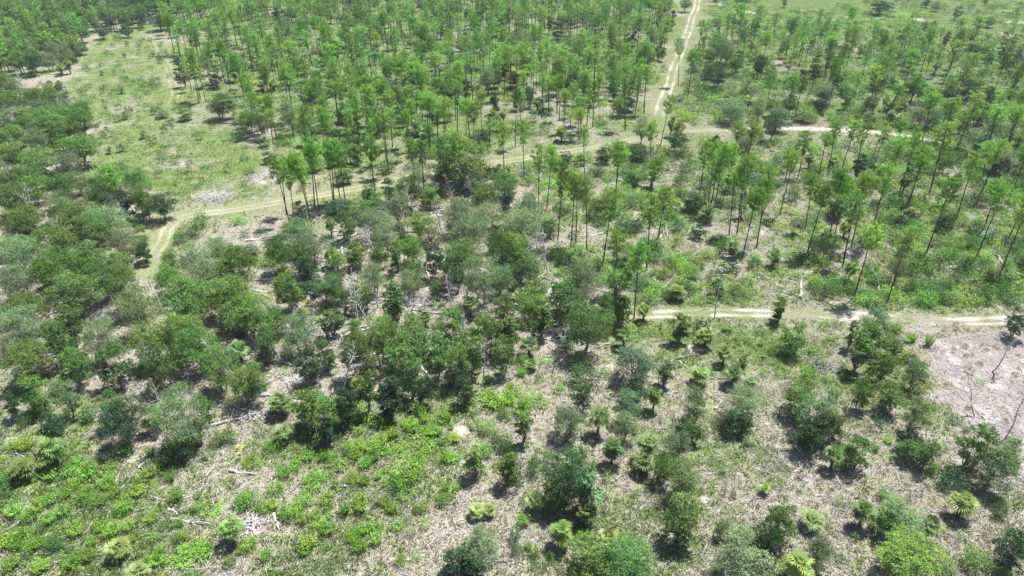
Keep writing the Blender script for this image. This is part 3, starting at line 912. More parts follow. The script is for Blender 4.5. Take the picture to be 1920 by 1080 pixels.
# middle right
hand(2, 1, [('G', 60, 180, 220, 7), ('O', 20, 330, 170, 7), ('O', 60, 410, 170, 6), ('O', 280, 530, 150, 8), ('G', 400, 490, 190, 8.5), ('O', 300, 610, 160, 7.5), ('O', 165, 700, 120, 6.5), ('O', 420, 740, 230, 8.5), ('O', 530, 650, 130, 7), ('O', 600, 560, 150, 7.5),
            ('W', 380, 650, 150, 7.5), ('O', 620, 660, 110, 5), ('B', 410, 1030, 180, 2.6), ('W', 690, 970, 230, 5.6), ('C', 870, 1020, 80, 4.2), ('P', 370, 330, 100, 3.2), ('D', 205, 190, 90, 4), ('P', 745, 655, 80, 2.6), ('P', 635, 785, 100, 3),
            ('P', 45, 540, 120, 3), ('P', 590, 480, 110, 5), ('D', 1080, 740, 80, 2), ('P', 1095, 790, 110, 2.9), ('P', 1200, 890, 90, 2.8), ('p', 1060, 1010, 110, 2.3), ('P', 1250, 1005, 110, 2.8), ('P', 1300, 945, 80, 2.2), ('P', 1340, 1060, 80, 2),
            ('B', 880, 580, 90, 2.2), ('P', 930, 545, 100, 2.2), ('P', 925, 60, 80, 2.8), ('C', 945, 765, 105, 5), ('B', 690, 50, 160, 2.4), ('b', 790, 110, 130, 2), ('B', 885, 150, 70, 2.4), ('B', 940, 190, 100, 2.4), ('D', 1055, 210, 75, 3),
            ('b', 1000, 360, 90, 2), ('D', 1015, 50, 110, 4), ('C', 1110, 120, 70, 4), ('B', 1200, 310, 120, 2.8), ('P', 1250, 300, 80, 2.8), ('B', 1150, 470, 120, 1.8), ('B', 1280, 560, 120, 2), ('P', 1200, 400, 80, 1.8), ('b', 545, 290, 70, 1.6),
            ('W', 640, 345, 140, 3.6), ('K', 825, 430, 90, 1.4), ('b', 945, 495, 80, 1.8), ('K', 720, 570, 35, 1.2), ('K', 765, 570, 35, 1.2), ('B', 1360, 400, 90, 2), ('b', 1400, 450, 90, 1.6), ('b', 1330, 480, 80, 1.6), ('P', 110, 960, 80, 1.4),
            ('b', 70, 740, 90, 1.4), ('b', 190, 950, 80, 1.5), ('b', 530, 1000, 70, 1.5), ('b', 840, 920, 60, 1.6), ('K', 990, 890, 30, .9), ('b', 790, 780, 60, 1.1), ('b', 1080, 600, 100, 1), ('b', 1370, 230, 50, 1.5), ('b', 600, 420, 60, 1.4),
            ('D', 350, 230, 60, 1.5), ('S', 400, 130, 70, 1.4), ('b', 270, 190, 80, 1.6), ('S', 60, 480, 90, 1.6), ('O', 130, 560, 120, 5), ('G', 110, 430, 130, 6), ('O', 370, 930, 120, 2), ('b', 1270, 820, 60, 1), ('b', 1340, 830, 60, 1.1), ('b', 1410, 770, 70, 1.4),
            ('T', 1210, 760, 50, 1.2), ('b', 1415, 1010, 60, 1.3), ('S', 830, 1040, 70, 1), ('b', 560, 60, 90, 2), ('b', 540, 200, 40, 1.6)])
hand_base(2, 1, [('N', 150, 118, 3.4, 14), ('N', 195, 96, 3.2, 13), ('n', 255, 292, 3.2, 15), ('N', 330, 312, 3.4, 14), ('N', 358, 286, 3.4, 12.5), ('N', 422, 352, 3.6, 14.5), ('N', 510, 416, 3.8, 14), ('N', 580, 110, 3.4, 14), ('N', 757, 438, 4.2, 14), ('N', 685, 712, 3.6, 13),
                 ('N', 578, 560, 3.4, 11), ('N', 1220, 242, 3.6, 13), ('N', 1264, 242, 4, 15), ('N', 1295, 377, 4, 13.5), ('N', 1376, 312, 3.8, 15), ('N', 1104, 62, 3.4, 13), ('N', 1130, 112, 3.4, 14), ('N', 1186, 52, 3.2, 12), ('Z', 1140, 712, 2.6, 13.5)])
# right
hand(3, 1, [('D', 400, 70, 110, 5), ('D', 1000, 160, 90, 4), ('C', 65, 660, 90, 4.4), ('O', 160, 800, 120, 5.6), ('W', 600, 740, 150, 6.4), ('C', 515, 890, 110, 7), ('O', 590, 800, 130, 5.5), ('O', 690, 860, 130, 4.5), ('O', 640, 960, 140, 5), ('P', 40, 350, 90, 3), ('T', 712, 755, 70, 2),
            ('T', 820, 815, 40, 1.6), ('T', 910, 830, 45, 2.2), ('T', 860, 980, 50, 1.6), ('b', 740, 910, 110, 2), ('B', 800, 930, 90, 2), ('B', 200, 365, 130, 1.6), ('B', 375, 540, 90, 1.6), ('S', 290, 410, 110, 1.4), ('D', 265, 315, 55, 1.8), ('b', 40, 880, 90, 1.6),
            ('b', 120, 890, 110, 1.5), ('K', 1045, 885, 32, .8), ('K', 1115, 862, 32, .8), ('B', 1120, 915, 30, .7), ('K', 940, 880, 30, .7), ('D', 1415, 720, 120, 5), ('X', 1310, 900, 150, 5.5), ('B', 1225, 395, 55, 2), ('b', 60, 200, 90, 1.6), ('S', 160, 300, 80, 1.3),
            ('D', 600, 60, 60, 2.4), ('b', 360, 220, 50, 2), ('P', 815, 100, 80, 3), ('B', 630, 200, 90, 3), ('b', 250, 880, 60, 1.5), ('b', 230, 1040, 130, 1.4), ('b', 300, 960, 80, 1.4), ('T', 560, 900, 50, 1.5), ('W', 830, 1010, 120, 5), ('b', 1190, 1060, 60, 1), ('S', 530, 480, 60, 1.0),
            ('S', 420, 650, 60, .9), ('b', 350, 830, 70, 1), ('D', 430, 1000, 60, 1.2), ('T', 245, 1000, 50, 1.4), ('B', 1060, 740, 30, .9), ('C', 470, 800, 60, 5)])
hand_base(3, 1, [('N', 66, 126, 3.4, 13), ('N', 208, 216, 3.2, 11), ('N', 222, 346, 4, 13.5), ('N', 335, 312, 4, 15), ('N', 466, 312, 4, 14), ('N', 416, 428, 4.2, 13), ('N', 561, 310, 4, 15.5), ('n', 882, 364, 4, 15), ('N', 758, 142, 3.6, 13), ('N', 1055, 157, 3.8, 14), ('N', 1208, 215, 3.6, 10),
                 ('N', 1168, 372, 4, 14), ('N', 1304, 467, 4.2, 14), ('N', 1358, 250, 3.6, 10), ('N', 1175, 60, 3.4, 13), ('N', 1350, 60, 3.4, 13), ('N', 640, 40, 3.4, 12)])
# middle
hand(1, 1, [('O', 130, 330, 150, 7), ('D', 165, 490, 110, 3), ('P', 415, 165, 70, 3.6), ('P', 780, 600, 90, 2.6), ('G', 300, 290, 160, 6), ('O', 885, 430, 120, 6), ('D', 1000, 370, 110, 6.5), ('C', 790, 360, 80, 6), ('G', 1200, 230, 230, 8), ('Y', 1395, 330, 150, 9),
            ('G', 1150, 130, 190, 7), ('Y', 930, 180, 140, 5.5), ('G', 660, 170, 200, 6), ('O', 450, 430, 110, 5.5), ('C', 420, 740, 110, 5), ('G', 660, 470, 120, 6), ('O', 600, 570, 120, 5), ('O', 490, 600, 110, 5), ('O', 700, 820, 180, 8), ('O', 570, 900, 190, 7.5), ('O', 880, 850, 210, 8),
            ('O', 1000, 900, 170, 8), ('O', 860, 980, 180, 8), ('O', 1200, 880, 170, 7), ('O', 1300, 780, 170, 7), ('O', 1390, 640, 120, 5.5), ('O', 1100, 740, 140, 7), ('X', 650, 290, 150, 7), ('X', 670, 500, 90, 8), ('X', 1100, 560, 110, 6), ('G', 1260, 470, 190, 9),
            ('D', 460, 80, 150, 2.8), ('D', 290, 120, 110, 2.6), ('B', 630, 30, 90, 2.6), ('B', 780, 70, 110, 2.4), ('G', 240, 780, 170, 6.5), ('O', 110, 700, 120, 5), ('P', 70, 690, 90, 3), ('O', 60, 850, 150, 5.5), ('O', 390, 900, 120, 5), ('O', 1390, 900, 130, 6.5), ('O', 1130, 960, 150, 6.5),
            ('P', 250, 680, 90, 2), ('D', 250, 540, 110, 2.8), ('D', 340, 530, 80, 2.8), ('B', 760, 490, 60, 2.2), ('P', 1280, 720, 110, 2.6), ('b', 180, 200, 110, 1.8), ('b', 300, 190, 60, 1.6), ('B', 410, 290, 70, 1.6), ('b', 70, 390, 120, 1.8), ('O', 1380, 180, 120, 5), ('K', 1010, 250, 110, 4),
            ('K', 1040, 520, 120, 3), ('O', 560, 340, 120, 5), ('O', 690, 340, 100, 5), ('O', 1420, 760, 120, 7), ('O', 760, 960, 120, 7), ('P', 640, 1010, 90, 2.2), ('P', 950, 700, 80, 2.2), ('S', 290, 640, 70, 1.2), ('X', 860, 640, 110, 3), ('X', 950, 610, 120, 2.6), ('X', 300, 830, 90, 6)])
hand_base(1, 1, [('N', 192, 182, 3.4, 14), ('N', 222, 224, 3.4, 14.5), ('N', 315, 200, 3.6, 15), ('N', 355, 112, 3.6, 15), ('N', 436, 72, 3.4, 13.5), ('N', 475, 42, 3.4, 13), ('n', 1040, 40, 3.2, 13)])
# left
hand(0, 1, [('D', 910, 70, 140, 5.5), ('B', 1060, 210, 150, 3), ('b', 1130, 150, 110, 3), ('B', 1010, 260, 100, 2.2), ('O', 420, 560, 260, 8), ('G', 770, 650, 220, 8), ('O', 1050, 610, 260, 8), ('O', 160, 930, 220, 6.5), ('O', 1320, 620, 160, 7.5), ('X', 210, 190, 100, 7), ('O', 700, 560, 180, 7),
            ('O', 560, 480, 190, 7), ('O', 670, 430, 160, 6.5), ('O', 300, 270, 220, 7), ('G', 700, 270, 170, 6.5), ('D', 800, 330, 110, 4), ('O', 480, 360, 190, 6.5), ('O', 160, 660, 180, 6.5), ('G', 100, 480, 190, 6.5), ('Y', 40, 690, 110, 3.5), ('O', 320, 830, 170, 7), ('G', 560, 820, 190, 7), ('O', 840, 830, 190, 7),
            ('O', 1100, 860, 210, 7.5), ('O', 1220, 960, 190, 7.5), ('P', 1340, 870, 110, 3), ('G', 1150, 470, 240, 7), ('O', 950, 480, 160, 5.5), ('b', 950, 340, 90, 1.8), ('X', 560, 710, 120, 5), ('X', 880, 560, 120, 6), ('G', 600, 150, 200, 6.5), ('Y', 780, 240, 110, 4.5), ('D', 690, 60, 90, 7), ('P', 810, 30, 80, 4),
            ('G', 60, 330, 170, 6), ('O', 420, 970, 150, 6), ('O', 640, 960, 170, 6.5), ('O', 900, 960, 170, 7), ('W', 1210, 310, 160, 3.6), ('b', 1330, 160, 110, 1.4), ('X', 850, 900, 90, 7), ('X', 480, 830, 60, 6), ('O', 140, 150, 190, 7), ('O', 430, 140, 190, 7), ('O', 60, 30, 190, 7), ('W', 1380, 330, 140, 2.6)])
# top rows: landmarks among the pines, the clearing and the meadow
hand(0, 0, [('O', 420, 830, 200, 8), ('G', 380, 920, 140, 6.5), ('N', 640, 1000, 130, 12), ('D', 1240, 590, 140, 6.5), ('B', 1340, 750, 110, 3), ('B', 640, 402, 32, 2), ('B', 640, 512, 40, 2), ('B', 672, 572, 32, 1.6), ('B', 720, 620, 46, 3), ('B', 870, 450, 70, 2.6), ('B', 740, 460, 50, 2.2), ('D', 820, 465, 40, 2), ('B', 905, 590, 50, 2.2),
            ('W', 912, 635, 70, 2.2), ('B', 815, 772, 60, 1.6), ('B', 480, 580, 50, 2), ('B', 480, 620, 60, 1.6), ('B', 450, 505, 40, 1.8), ('B', 770, 540, 45, 1.4), ('B', 790, 576, 50, 1.2), ('B', 852, 804, 26, 1.6), ('B', 708, 810, 30, 1.4), ('B', 600, 740, 80, 2.4), ('B', 580, 780, 50, 1.8), ('B', 730, 770, 40, 1.4), ('B', 920, 720, 44, 2.4),
            ('B', 540, 800, 40, 2.4), ('B', 670, 660, 60, 2), ('B', 610, 650, 36, 1.8), ('B', 580, 640, 36, 1.6), ('B', 575, 500, 40, 3), ('B', 1010, 600, 90, 1), ('B', 980, 570, 40, 1.0), ('B', 500, 480, 60, 1.8), ('B', 320, 540, 36, 1.6), ('B', 400, 560, 60, 2), ('B', 700, 440, 50, 2.4), ('B', 570, 360, 36, 1.3), ('B', 660, 340, 24, .8),
            ('B', 690, 395, 40, 1.2), ('B', 490, 380, 30, 2.4), ('B', 790, 480, 34, 1.2), ('B', 1010, 830, 40, 1.5), ('D', 570, 180, 70, 4.5), ('D', 710, 165, 60, 5), ('D', 900, 120, 110, 6), ('O', 1040, 640, 80, 3), ('B', 890, 640, 40, 1.3), ('B', 645, 790, 40, 1.4), ('B', 1150, 930, 60, 1.0), ('P', 290, 470, 90, 2.6), ('B', 235, 480, 60, 2.2),
            ('D', 445, 275, 80, 3.5), ('P', 345, 350, 80, 4.5), ('O', 60, 560, 150, 6.5), ('O', 90, 660, 190, 6.5), ('O', 300, 650, 190, 7), ('O', 290, 700, 170, 6.5), ('G', 420, 1020, 130, 5), ('O', 150, 1000, 190, 7), ('O', 210, 900, 180, 6.5), ('O', 60, 870, 180, 7), ('G', 190, 780, 150, 6), ('X', 20, 740, 80, 5)])
hand(1, 0, [('O', 1150, 890, 330, 9.5), ('D', 1060, 950, 120, 3), ('G', 790, 520, 150, 8), ('P', 920, 690, 90, 2.8), ('P', 880, 720, 80, 2.6), ('P', 940, 730, 90, 2.4), ('B', 140, 770, 70, 3), ('B', 55, 800, 70, 2.6), ('D', 820, 650, 80, 3), ('D', 570, 880, 60, 3.6), ('B', 210, 880, 80, 1.4), ('P', 580, 770, 90, 3), ('D', 450, 760, 60, 3.5),
            ('N', 290, 890, 110, 13), ('N', 265, 960, 90, 12), ('N', 400, 860, 120, 14), ('N', 470, 880, 90, 12), ('N', 640, 860, 120, 14), ('N', 720, 700, 130, 14), ('N', 880, 840, 110, 13), ('N', 930, 860, 100, 13), ('N', 130, 970, 110, 11), ('n', 280, 770, 70, 8), ('D', 700, 660, 90, 6), ('O', 500, 980, 100, 3.5), ('K', 835, 320, 60, 4), ('X', 985, 350, 60, 6),
            ('G', 590, 230, 80, 8), ('D', 640, 120, 110, 8), ('D', 690, 130, 60, 8), ('D', 1040, 60, 90, 8), ('N', 1090, 800, 120, 13), ('D', 1270, 770, 120, 4), ('P', 1390, 930, 90, 3), ('N', 1400, 750, 110, 13), ('G', 1200, 1010, 200, 4), ('O', 1330, 990, 120, 4), ('B', 730, 930, 120, 3), ('B', 880, 920, 90, 2.2), ('P', 50, 460, 110, 3.4), ('P', 1360, 640, 90, 3),
            ('G', 310, 480, 80, 2.8), ('O', 370, 330, 70, 6), ('B', 880, 1000, 60, 1.6), ('N', 1220, 650, 110, 13), ('N', 360, 450, 90, 13), ('N', 480, 500, 90, 13), ('N', 600, 480, 110, 14), ('N', 640, 530, 100, 13), ('P', 990, 1050, 110, 3), ('B', 480, 1000, 90, 3), ('D', 500, 640, 110, 4), ('D', 560, 650, 90, 4)])
hand(2, 0, [('P', 930, 690, 90, 4.6), ('D', 930, 790, 110, 5), ('D', 710, 850, 110, 4), ('G', 730, 720, 90, 7), ('D', 300, 880, 80, 3), ('D', 520, 870, 90, 3.5), ('O', 780, 300, 60, 7), ('B', 850, 380, 50, 2.6), ('D', 1140, 820, 70, 7), ('N', 800, 760, 90, 13), ('N', 860, 590, 70, 13), ('D', 1140, 420, 150, 7), ('O', 1170, 270, 110, 8), ('G', 1210, 290, 90, 8),
            ('D', 1400, 360, 80, 8), ('O', 640, 60, 60, 8), ('D', 905, 100, 40, 8), ('B', 1380, 510, 60, 2.6), ('B', 1200, 20, 60, 3), ('D', 1300, 10, 90, 4), ('O', 980, 20, 60, 6), ('O', 1150, 120, 60, 3), ('O', 1270, 120, 60, 3.4), ('P', 1210, 540, 50, 3), ('G', 1240, 610, 160, 6.5), ('P', 1230, 990, 80, 4), ('P', 790, 970, 80, 4), ('B', 660, 950, 110, 2.6), ('B', 400, 620, 80, 2.6),
            ('P', 490, 440, 60, 3), ('D', 650, 580, 90, 4), ('G', 1310, 780, 120, 5), ('D', 1330, 840, 80, 2.4), ('P', 280, 730, 70, 3.5), ('N', 600, 870, 110, 13), ('N', 960, 270, 50, 14), ('N', 420, 760, 90, 12), ('N', 1090, 860, 110, 12), ('N', 1150, 960, 120, 11), ('N', 70, 740, 90, 13), ('b', 690, 890, 60, 1.6), ('b', 780, 860, 60, 1.4)])
hand(3, 0, [('D', 640, 35, 120, 6), ('D', 893, 12, 44, 4), ('G', 330, 520, 130, 5.5), ('D', 300, 590, 70, 4), ('D', 30, 700, 110, 7), ('P', 590, 560, 70, 4.6), ('P', 730, 590, 120, 4.5), ('P', 700, 560, 80, 4), ('P', 740, 640, 100, 3.5), ('G', 890, 630, 180, 6.5), ('D', 820, 490, 110, 7), ('N', 1050, 610, 150, 13), ('P', 195, 820, 80, 2.6), ('P', 605, 975, 100, 3),
            ('B', 610, 940, 90, 3), ('P', 1065, 1010, 90, 4), ('P', 780, 1000, 70, 4), ('D', 520, 920, 60, 6), ('O', 1170, 640, 110, 5), ('D', 1225, 690, 80, 2.6), ('G', 1190, 780, 150, 6.5), ('G', 1290, 870, 150, 6.5), ('N', 330, 790, 90, 10), ('N', 465, 740, 90, 13), ('N', 395, 740, 60, 12), ('N', 555, 750, 90, 12), ('N', 640, 770, 80, 10), ('N', 720, 810, 110, 10), ('N', 820, 810, 80, 13),
            ('N', 130, 870, 70, 8), ('N', 750, 720, 80, 9), ('N', 840, 750, 70, 8), ('B', 400, 680, 80, 2), ('P', 900, 520, 90, 4), ('P', 960, 580, 90, 3.5), ('D', 700, 460, 60, 3), ('D', 630, 440, 60, 2.6), ('N', 1010, 770, 150, 15), ('O', 1000, 830, 90, 4), ('O', 210, 650, 110, 3), ('D', 1310, 920, 110, 4), ('G', 1350, 340, 70, 4), ('O', 1160, 180, 90, 4), ('W', 830, 150, 80, 3), ('O', 900, 150, 80, 5),
            ('B', 1005, 55, 50, 2.6), ('B', 1145, 30, 50, 2.6), ('O', 1250, 120, 60, 4), ('P', 1400, 390, 80, 3), ('N', 870, 890, 110, 12), ('b', 910, 870, 110, 2), ('W', 60, 660, 110, 6), ('D', 370, 380, 40, 8), ('D', 1125, 500, 80, 7), ('O', 1390, 500, 80, 4), ('b', 560, 590, 60, 1.4), ('B', 480, 1060, 150, 3), ('B', 60, 940, 110, 2.6)])

# ------------------------------------------------------------------ fallen trunks
LOGS = [(0, 2, 1140, 248, 1400, 188, 5, 'long curved white fallen trunk at the foot of the left thicket'),
        (0, 2, 965, 770, 1190, 800, 3, 'pale forked fallen branch in the lower left weeds'),
        (0, 2, 950, 705, 1000, 745, 1, 'short pale stick lying by the forked branch'),
        (0, 2, 1290, 490, 1440, 520, 0, 'thin straight pale pole below the left thicket'),
        (1, 2, 470, 588, 635, 545, 0, 'straight pale pole lying beside the green vine mound'),
        (1, 2, 430, 60, 450, -20, 2, 'left one of two thick pale logs lying side by side'),
        (1, 2, 462, 55, 492, -20, 0, 'right one of two thick pale logs lying side by side'),
        (1, 2, 100, 735, 125, 830, 0, 'short pale stick standing out of low weeds'),
        (1, 2, 10, 120, 95, 70, 3, 'pale branched trunk beside the lower thicket palm'),
        (1, 1, 290, 645, 302, 455, 1, 'tall white trunk lying uphill in a sunny gap of the thicket'),
        (1, 1, 375, 750, 412, 862, 1, 'white crooked trunk below the narrow central tree'),
        (1, 1, 740, 945, 805, 908, 3, 'short thick white log on bare litter under oaks'),
        (1, 1, 640, 935, 700, 905, 1, 'pale log half hidden left of the short white log'),
        (1, 1, -60, 280, 95, 252, 0, 'long white trunk lying across the grass by the thicket'),
        (1, 1, 10, 330, 20, 290, 0, 'short white stub under the long white trunk'),
        (1, 1, 330, 140, 405, 98, 0, 'straight pale log by the shrubs under the trackside pines'),
        (1, 1, 430, 225, 520, 212, 0, 'thin pale log right of the lone thicket palm'),
        (1, 1, 830, 660, 900, 600, 5, 'fallen white crown with many bare branches'),
        (1, 1, 880, 640, 960, 585, 5, 'second fallen white crown beside the branching one'),
        (1, 1, 940, 850, 960, 895, 0, 'small white stick among the oaks'),
        (1, 1, 640, 330, 560, 395, 5, 'white leaning dead crown by the central sand patch'),
        (0, 1, 200, 180, 225, 260, 3, 'bleached forked trunk inside the left thicket'),
        (0, 1, 820, 890, 875, 980, 1, 'bare white trunk leaning through the left oaks'),
        (0, 1, 860, 740, 920, 775, 0, 'short pale bough between the left oaks'),
        (0, 1, 470, 780, 490, 860, 1, 'thin white trunk amid the left thicket'),
        (0, 1, 270, 1020, 370, 1010, 3, 'pale bough over the lower left thicket edge'),
        (2, 1, 920, 945, 1030, 920, 3, 'pale fallen branch in the litter below the column tree'),
        (2, 1, 940, 955, 985, 995, 0, 'shorter stick crossing the pale fallen branch'),
        (2, 1, 780, 640, 850, 608, 3, 'white fallen log just above the sand track'),
        (2, 1, 840, 550, 915, 492, 0, 'thin pale log by the dark shrub and palm'),
        (2, 1, 790, 485, 812, 530, 1, 'short crooked stick left of the thin pale log'),
        (2, 1, 730, 530, 745, 500, 0, 'small white stick on bare litter by the pines'),
        (2, 1, 1040, 420, 1065, 450, 0, 'short thick pale chunk on the slope'),
        (2, 1, 1080, 490, 1095, 515, 0, 'pale stump-like log by the low shrubs'),
        (2, 1, 865, 190, 868, 255, 0, 'upright-lying pale pole between two green shrubs'),
        (2, 1, 900, 300, 950, 350, 0, 'thin pale pole in the middle of the sunny slope'),
        (2, 1, 200, 930, 250, 908, 0, 'short pale log in oak shade'),
        (2, 1, 1110, 1050, 1200, 1055, 0, 'thin pale stick beneath the palm pair'),
        (3, 1, 174, 612, 220, 450, 1, 'long white trunk lying uphill near the sand track'),
        (3, 1, 580, 430, 618, 572, 1, 'long pale trunk pointing at the shrub mass'),
        (3, 1, 668, 562, 680, 500, 0, 'short white trunk beside the long pale one'),
        (3, 1, 480, 558, 562, 553, 0, 'thin white pole lying level on pale litter'),
        (3, 1, 1265, 342, 1315, 410, 1, 'pale thick pole under the rightmost front pine'),
        (3, 1, 1290, 360, 1330, 435, 0, 'thin pole lying beside the pale thick pole'),
        (3, 1, 560, 30, 600, 50, 0, 'short pale log among the upper slope shrubs'),
        (3, 1, 755, 140, 770, 95, 0, 'white upright-lying chunk by the slope palm'),
        (3, 1, 1398, 70, 1405, 120, 0, 'tiny pale log near the right pines'),
        (3, 0, 10, 852, 118, 856, 0, 'white straight log below the far pale track'),
        (3, 0, 120, 822, 165, 825, 0, 'dark-shadowed short log by a small palm'),
        (3, 0, 225, 1016, 360, 1018, 0, 'long thin white pole on the upper slope'),
        (3, 0, 195, 920, 250, 955, 3, 'grey branched log in the slash below the far track'),
        (3, 0, 310, 860, 340, 835, 0, 'short pale log under the small roadside pine'),
        (3, 0, 1205, 1010, 1210, 1080, 0, 'left one of three pale parallel poles'),
        (3, 0, 1150, 1050, 1182, 1005, 0, 'slanting pale pole left of the parallel poles'),
        (3, 0, 1220, 1015, 1226, 1085, 0, 'right one of three pale parallel poles'),
        (2, 0, 690, 895, 760, 905, 0, 'pale log just below the grassy track fork'),
        (2, 0, 870, 955, 960, 985, 0, 'grey log in litter right of the pale one'),
        (2, 0, 155, 1020, 185, 960, 1, 'pale forked branch by the slope pines'),
        (3, 2, 660, 570, 700, 600, 1, 'short pale stick by the lower right shrubs'),
        (3, 2, 960, 1045, 1010, 1040, 0, 'small pale stick at the bottom right'),
        (2, 2, 1140, 145, 1185, 100, 0, 'thin pale stick right of the grey wispy tree'),
        (2, 2, 870, 60, 935, 50, 0, 'dark old log in shade of the palm'),
        (2, 2, 580, 540, 640, 515, 1, 'thin crooked stick below the palm pair'),
        (0, 0, 1000, 920, 1080, 900, 3, 'pale brushwood on the grassy clearing edge'),
        (3, 1, 1100, 1010, 1160, 1040, 3, 'dark branch lying on the bare pinkish patch')]
for col, row, x0, y0, x1, y1, var, lab in LOGS:
    a, b = at(col * 480 + x0 / 3, row * 360 + y0 / 3), at(col * 480 + x1 / 3, row * 360 + y1 / 3)
    put('L', (a[0] + b[0]) / 2, (a[1] + b[1]) / 2, min(float(np.linalg.norm(b - a)), 9.0), .35, True)
    ITEMS[-1].update(var=var, rot=math.atan2(b[1] - a[1], b[0] - a[0]), label=lab)

# ------------------------------------------------------------------ fill between the hand-placed plants, zone by zone
CELL = 6.0
GRID = {}


def reg_pt(it):
    GRID.setdefault((int(it['x'] // CELL), int(it['y'] // CELL)), []).append(it)


for it in ITEMS:
    reg_pt(it)


def fam(c):
    return 'L' if c == 'L' else 'N' if c in 'NnZ' else 'T' if c in 'ODYGWCXPp' else 'S'


def free(X, Y, w, code, k):
    i, j = int(X // CELL), int(Y // CELL)
    f = fam(code)
    for a in (-1, 0, 1):
        for b in (-1, 0, 1):
            for o in GRID.get((i + a, j + b), ()):
                fo = fam(o['c'])
                if f == fo == 'N' and k > .6:
                    m = 3.4
                elif 'L' in (f, fo):
                    m = .7
                elif f == fo:
                    m = (w + o['w']) * .5 * k
                elif 'N' in (f, fo):
                    m = .9
                else:
                    m = (w + o['w']) * .5 * k * .7
                if (X - o['x']) ** 2 + (Y - o['y']) ** 2 < m * m:
                    return False
    return True


CLEAR = []
for _l in LOGS:
    _n = max(2, int(math.hypot(_l[4] - _l[2], _l[5] - _l[3]) / 36))
    if _l[0] < 2 and 1 <= _l[1]:
        CLEAR += [(_l[0] * 480 + (_l[2] + (_l[4] - _l[2]) * t / _n) / 3, _l[1] * 360 + (_l[3] + (_l[5] - _l[3]) * t / _n) / 3) for t in range(_n + 1)]
TRACK_PTS = [(TRACK_GRASSY, 2.6), (TRACK_SANDY, 3.2), (TRACK_RIGHT, 1.6), (TRACK_LOW, 1.8)]


def fill(P, spec, k=.8, clump=0, cs=14, seed=0):
    """spec: (code, one per so many square metres, w range, h range)"""
    lo, hi = P.min(0), P.max(0)
    area = float(np.prod(hi - lo))
    for s, (code, per, wr, hr) in enumerate(spec):
        n = int(area / per)
        C = RNG.uniform(lo, hi, (n, 2))
        C = C[inside(P, C)]
        if not len(C):
            continue
        if clump:
            nz = noise(C, cs, seed + s * 5, 2)
            C = C[RNG.random(len(C)) < np.clip(.5 + (nz - .5) * clump * 3, .02, 1)]
        dtr = np.full(len(C), 99.)
        for T, hw in TRACK_PTS:
            dtr = np.minimum(dtr, seg_dist(T[::4], C, False) - hw)
        for q, (X, Y) in enumerate(C):
            w, h = R_.uniform(*wr), R_.uniform(*hr)
            u, v = px((X, Y, h * .6))
            if not (-110 < u < 2030 and -70 < v < 1170):
                continue
            if fam(code) in 'NT' and ((abs(u - 863) < 58 and abs(v - 300) < 42) or (1425 < u < 1765 and 222 < v < 276) or any(abs(u - cu) < 17 and -4 < v - cv < 26 for cu, cv in CLEAR)):
                continue
            if dtr[q] < (w * .42 if code not in 'Nn' else .4):
                continue
            if not free(X, Y, w, code, k):
                continue
            put(code, X, Y, w, h)
            reg_pt(ITEMS[-1])


PINE = (2.7, 4.9), (7.5, 14.2)
fill(Z_LEFT, [('O', 14, (5, 7.5), (6, 8.5)), ('G', 34, (5, 7.5), (6, 8.5)), ('D', 90, (3.5, 5), (4, 6.5)), ('Y', 250, (3, 5), (4, 6)), ('O', 40, (2.5, 4), (3, 5)), ('X', 40, (2.6, 4.5), (7, 9.5)), ('L', 40, (3, 7), (.3, .4)), ('B', 22, (1.5, 3), (1.2, 2.4)), ('b', 40, (1.5, 3), (1.2, 2.4)), ('P', 110, (2.4, 3), (2.2, 4)), ('S', 60, (1.5, 2.2), (1, 1.5))], .60, 1.1, 8, 3)
fill(Z_CENTRE, [('O', 42, (3.6, 6), (4.5, 8)), ('G', 42, (4, 6.5), (5, 8)), ('D', 90, (3, 4.5), (4, 6)), ('X', 26, (2.4, 4.2), (5.5, 8.8)), ('L', 18, (2.5, 7), (.3, .4)), ('P', 60, (2.2, 2.9), (2, 3.6)), ('b', 26, (1.2, 2.4), (.9, 1.8)), ('B', 22, (1.2, 2.6), (1, 2.2)), ('S', 50, (1.5, 2.2), (.9, 1.4)), ('O', 60, (2.2, 3.2), (2.6, 4.4))], .74)
fill(Z_TOPLEFT, [('N', 60, *PINE), ('O', 60, (5, 7), (6, 9)), ('G', 110, (5, 7), (6, 9)), ('D', 110, (4, 6), (5, 9)), ('P', 300, (2.6, 3), (3, 4.5)), ('B', 30, (1.5, 3), (1.2, 2.6))], .7)
fill(Z_PINES, [('N', 21, *PINE), ('n', 300, (3, 4), (10, 14)), ('O', 420, (4, 6), (5, 8)), ('G', 420, (4, 6.5), (6, 9)), ('D', 320, (3, 4.5), (4, 8)), ('P', 420, (2.6, 3), (2.4, 4)), ('X', 900, (2.5, 3.5), (5, 8)), ('Z', 700, (2.2, 2.8), (8, 13)), ('L', 500, (2, 5), (.3, .4)), ('B', 26, (1.8, 4.2), (1.0, 2.8)), ('b', 20, (1.8, 4.2), (.9, 2.2)), ('S', 170, (1.6, 2.4), (1, 1.5))], .55, .8, 18, 3)
fill(Z_PINES_RIGHT, [('N', 48, *PINE), ('n', 400, (3, 4), (10, 14)), ('O', 260, (4, 6), (4, 7)), ('G', 420, (4, 6), (4.5, 7)), ('D', 300, (3, 4.5), (4, 7)), ('P', 380, (2.6, 3), (2.4, 4.2)), ('L', 260, (2, 5), (.3, .4)), ('Z', 900, (2.2, 2.8), (9, 13)), ('S', 150, (1.6, 2.4), (1, 1.5))], .62, 1.0, 22, 8)
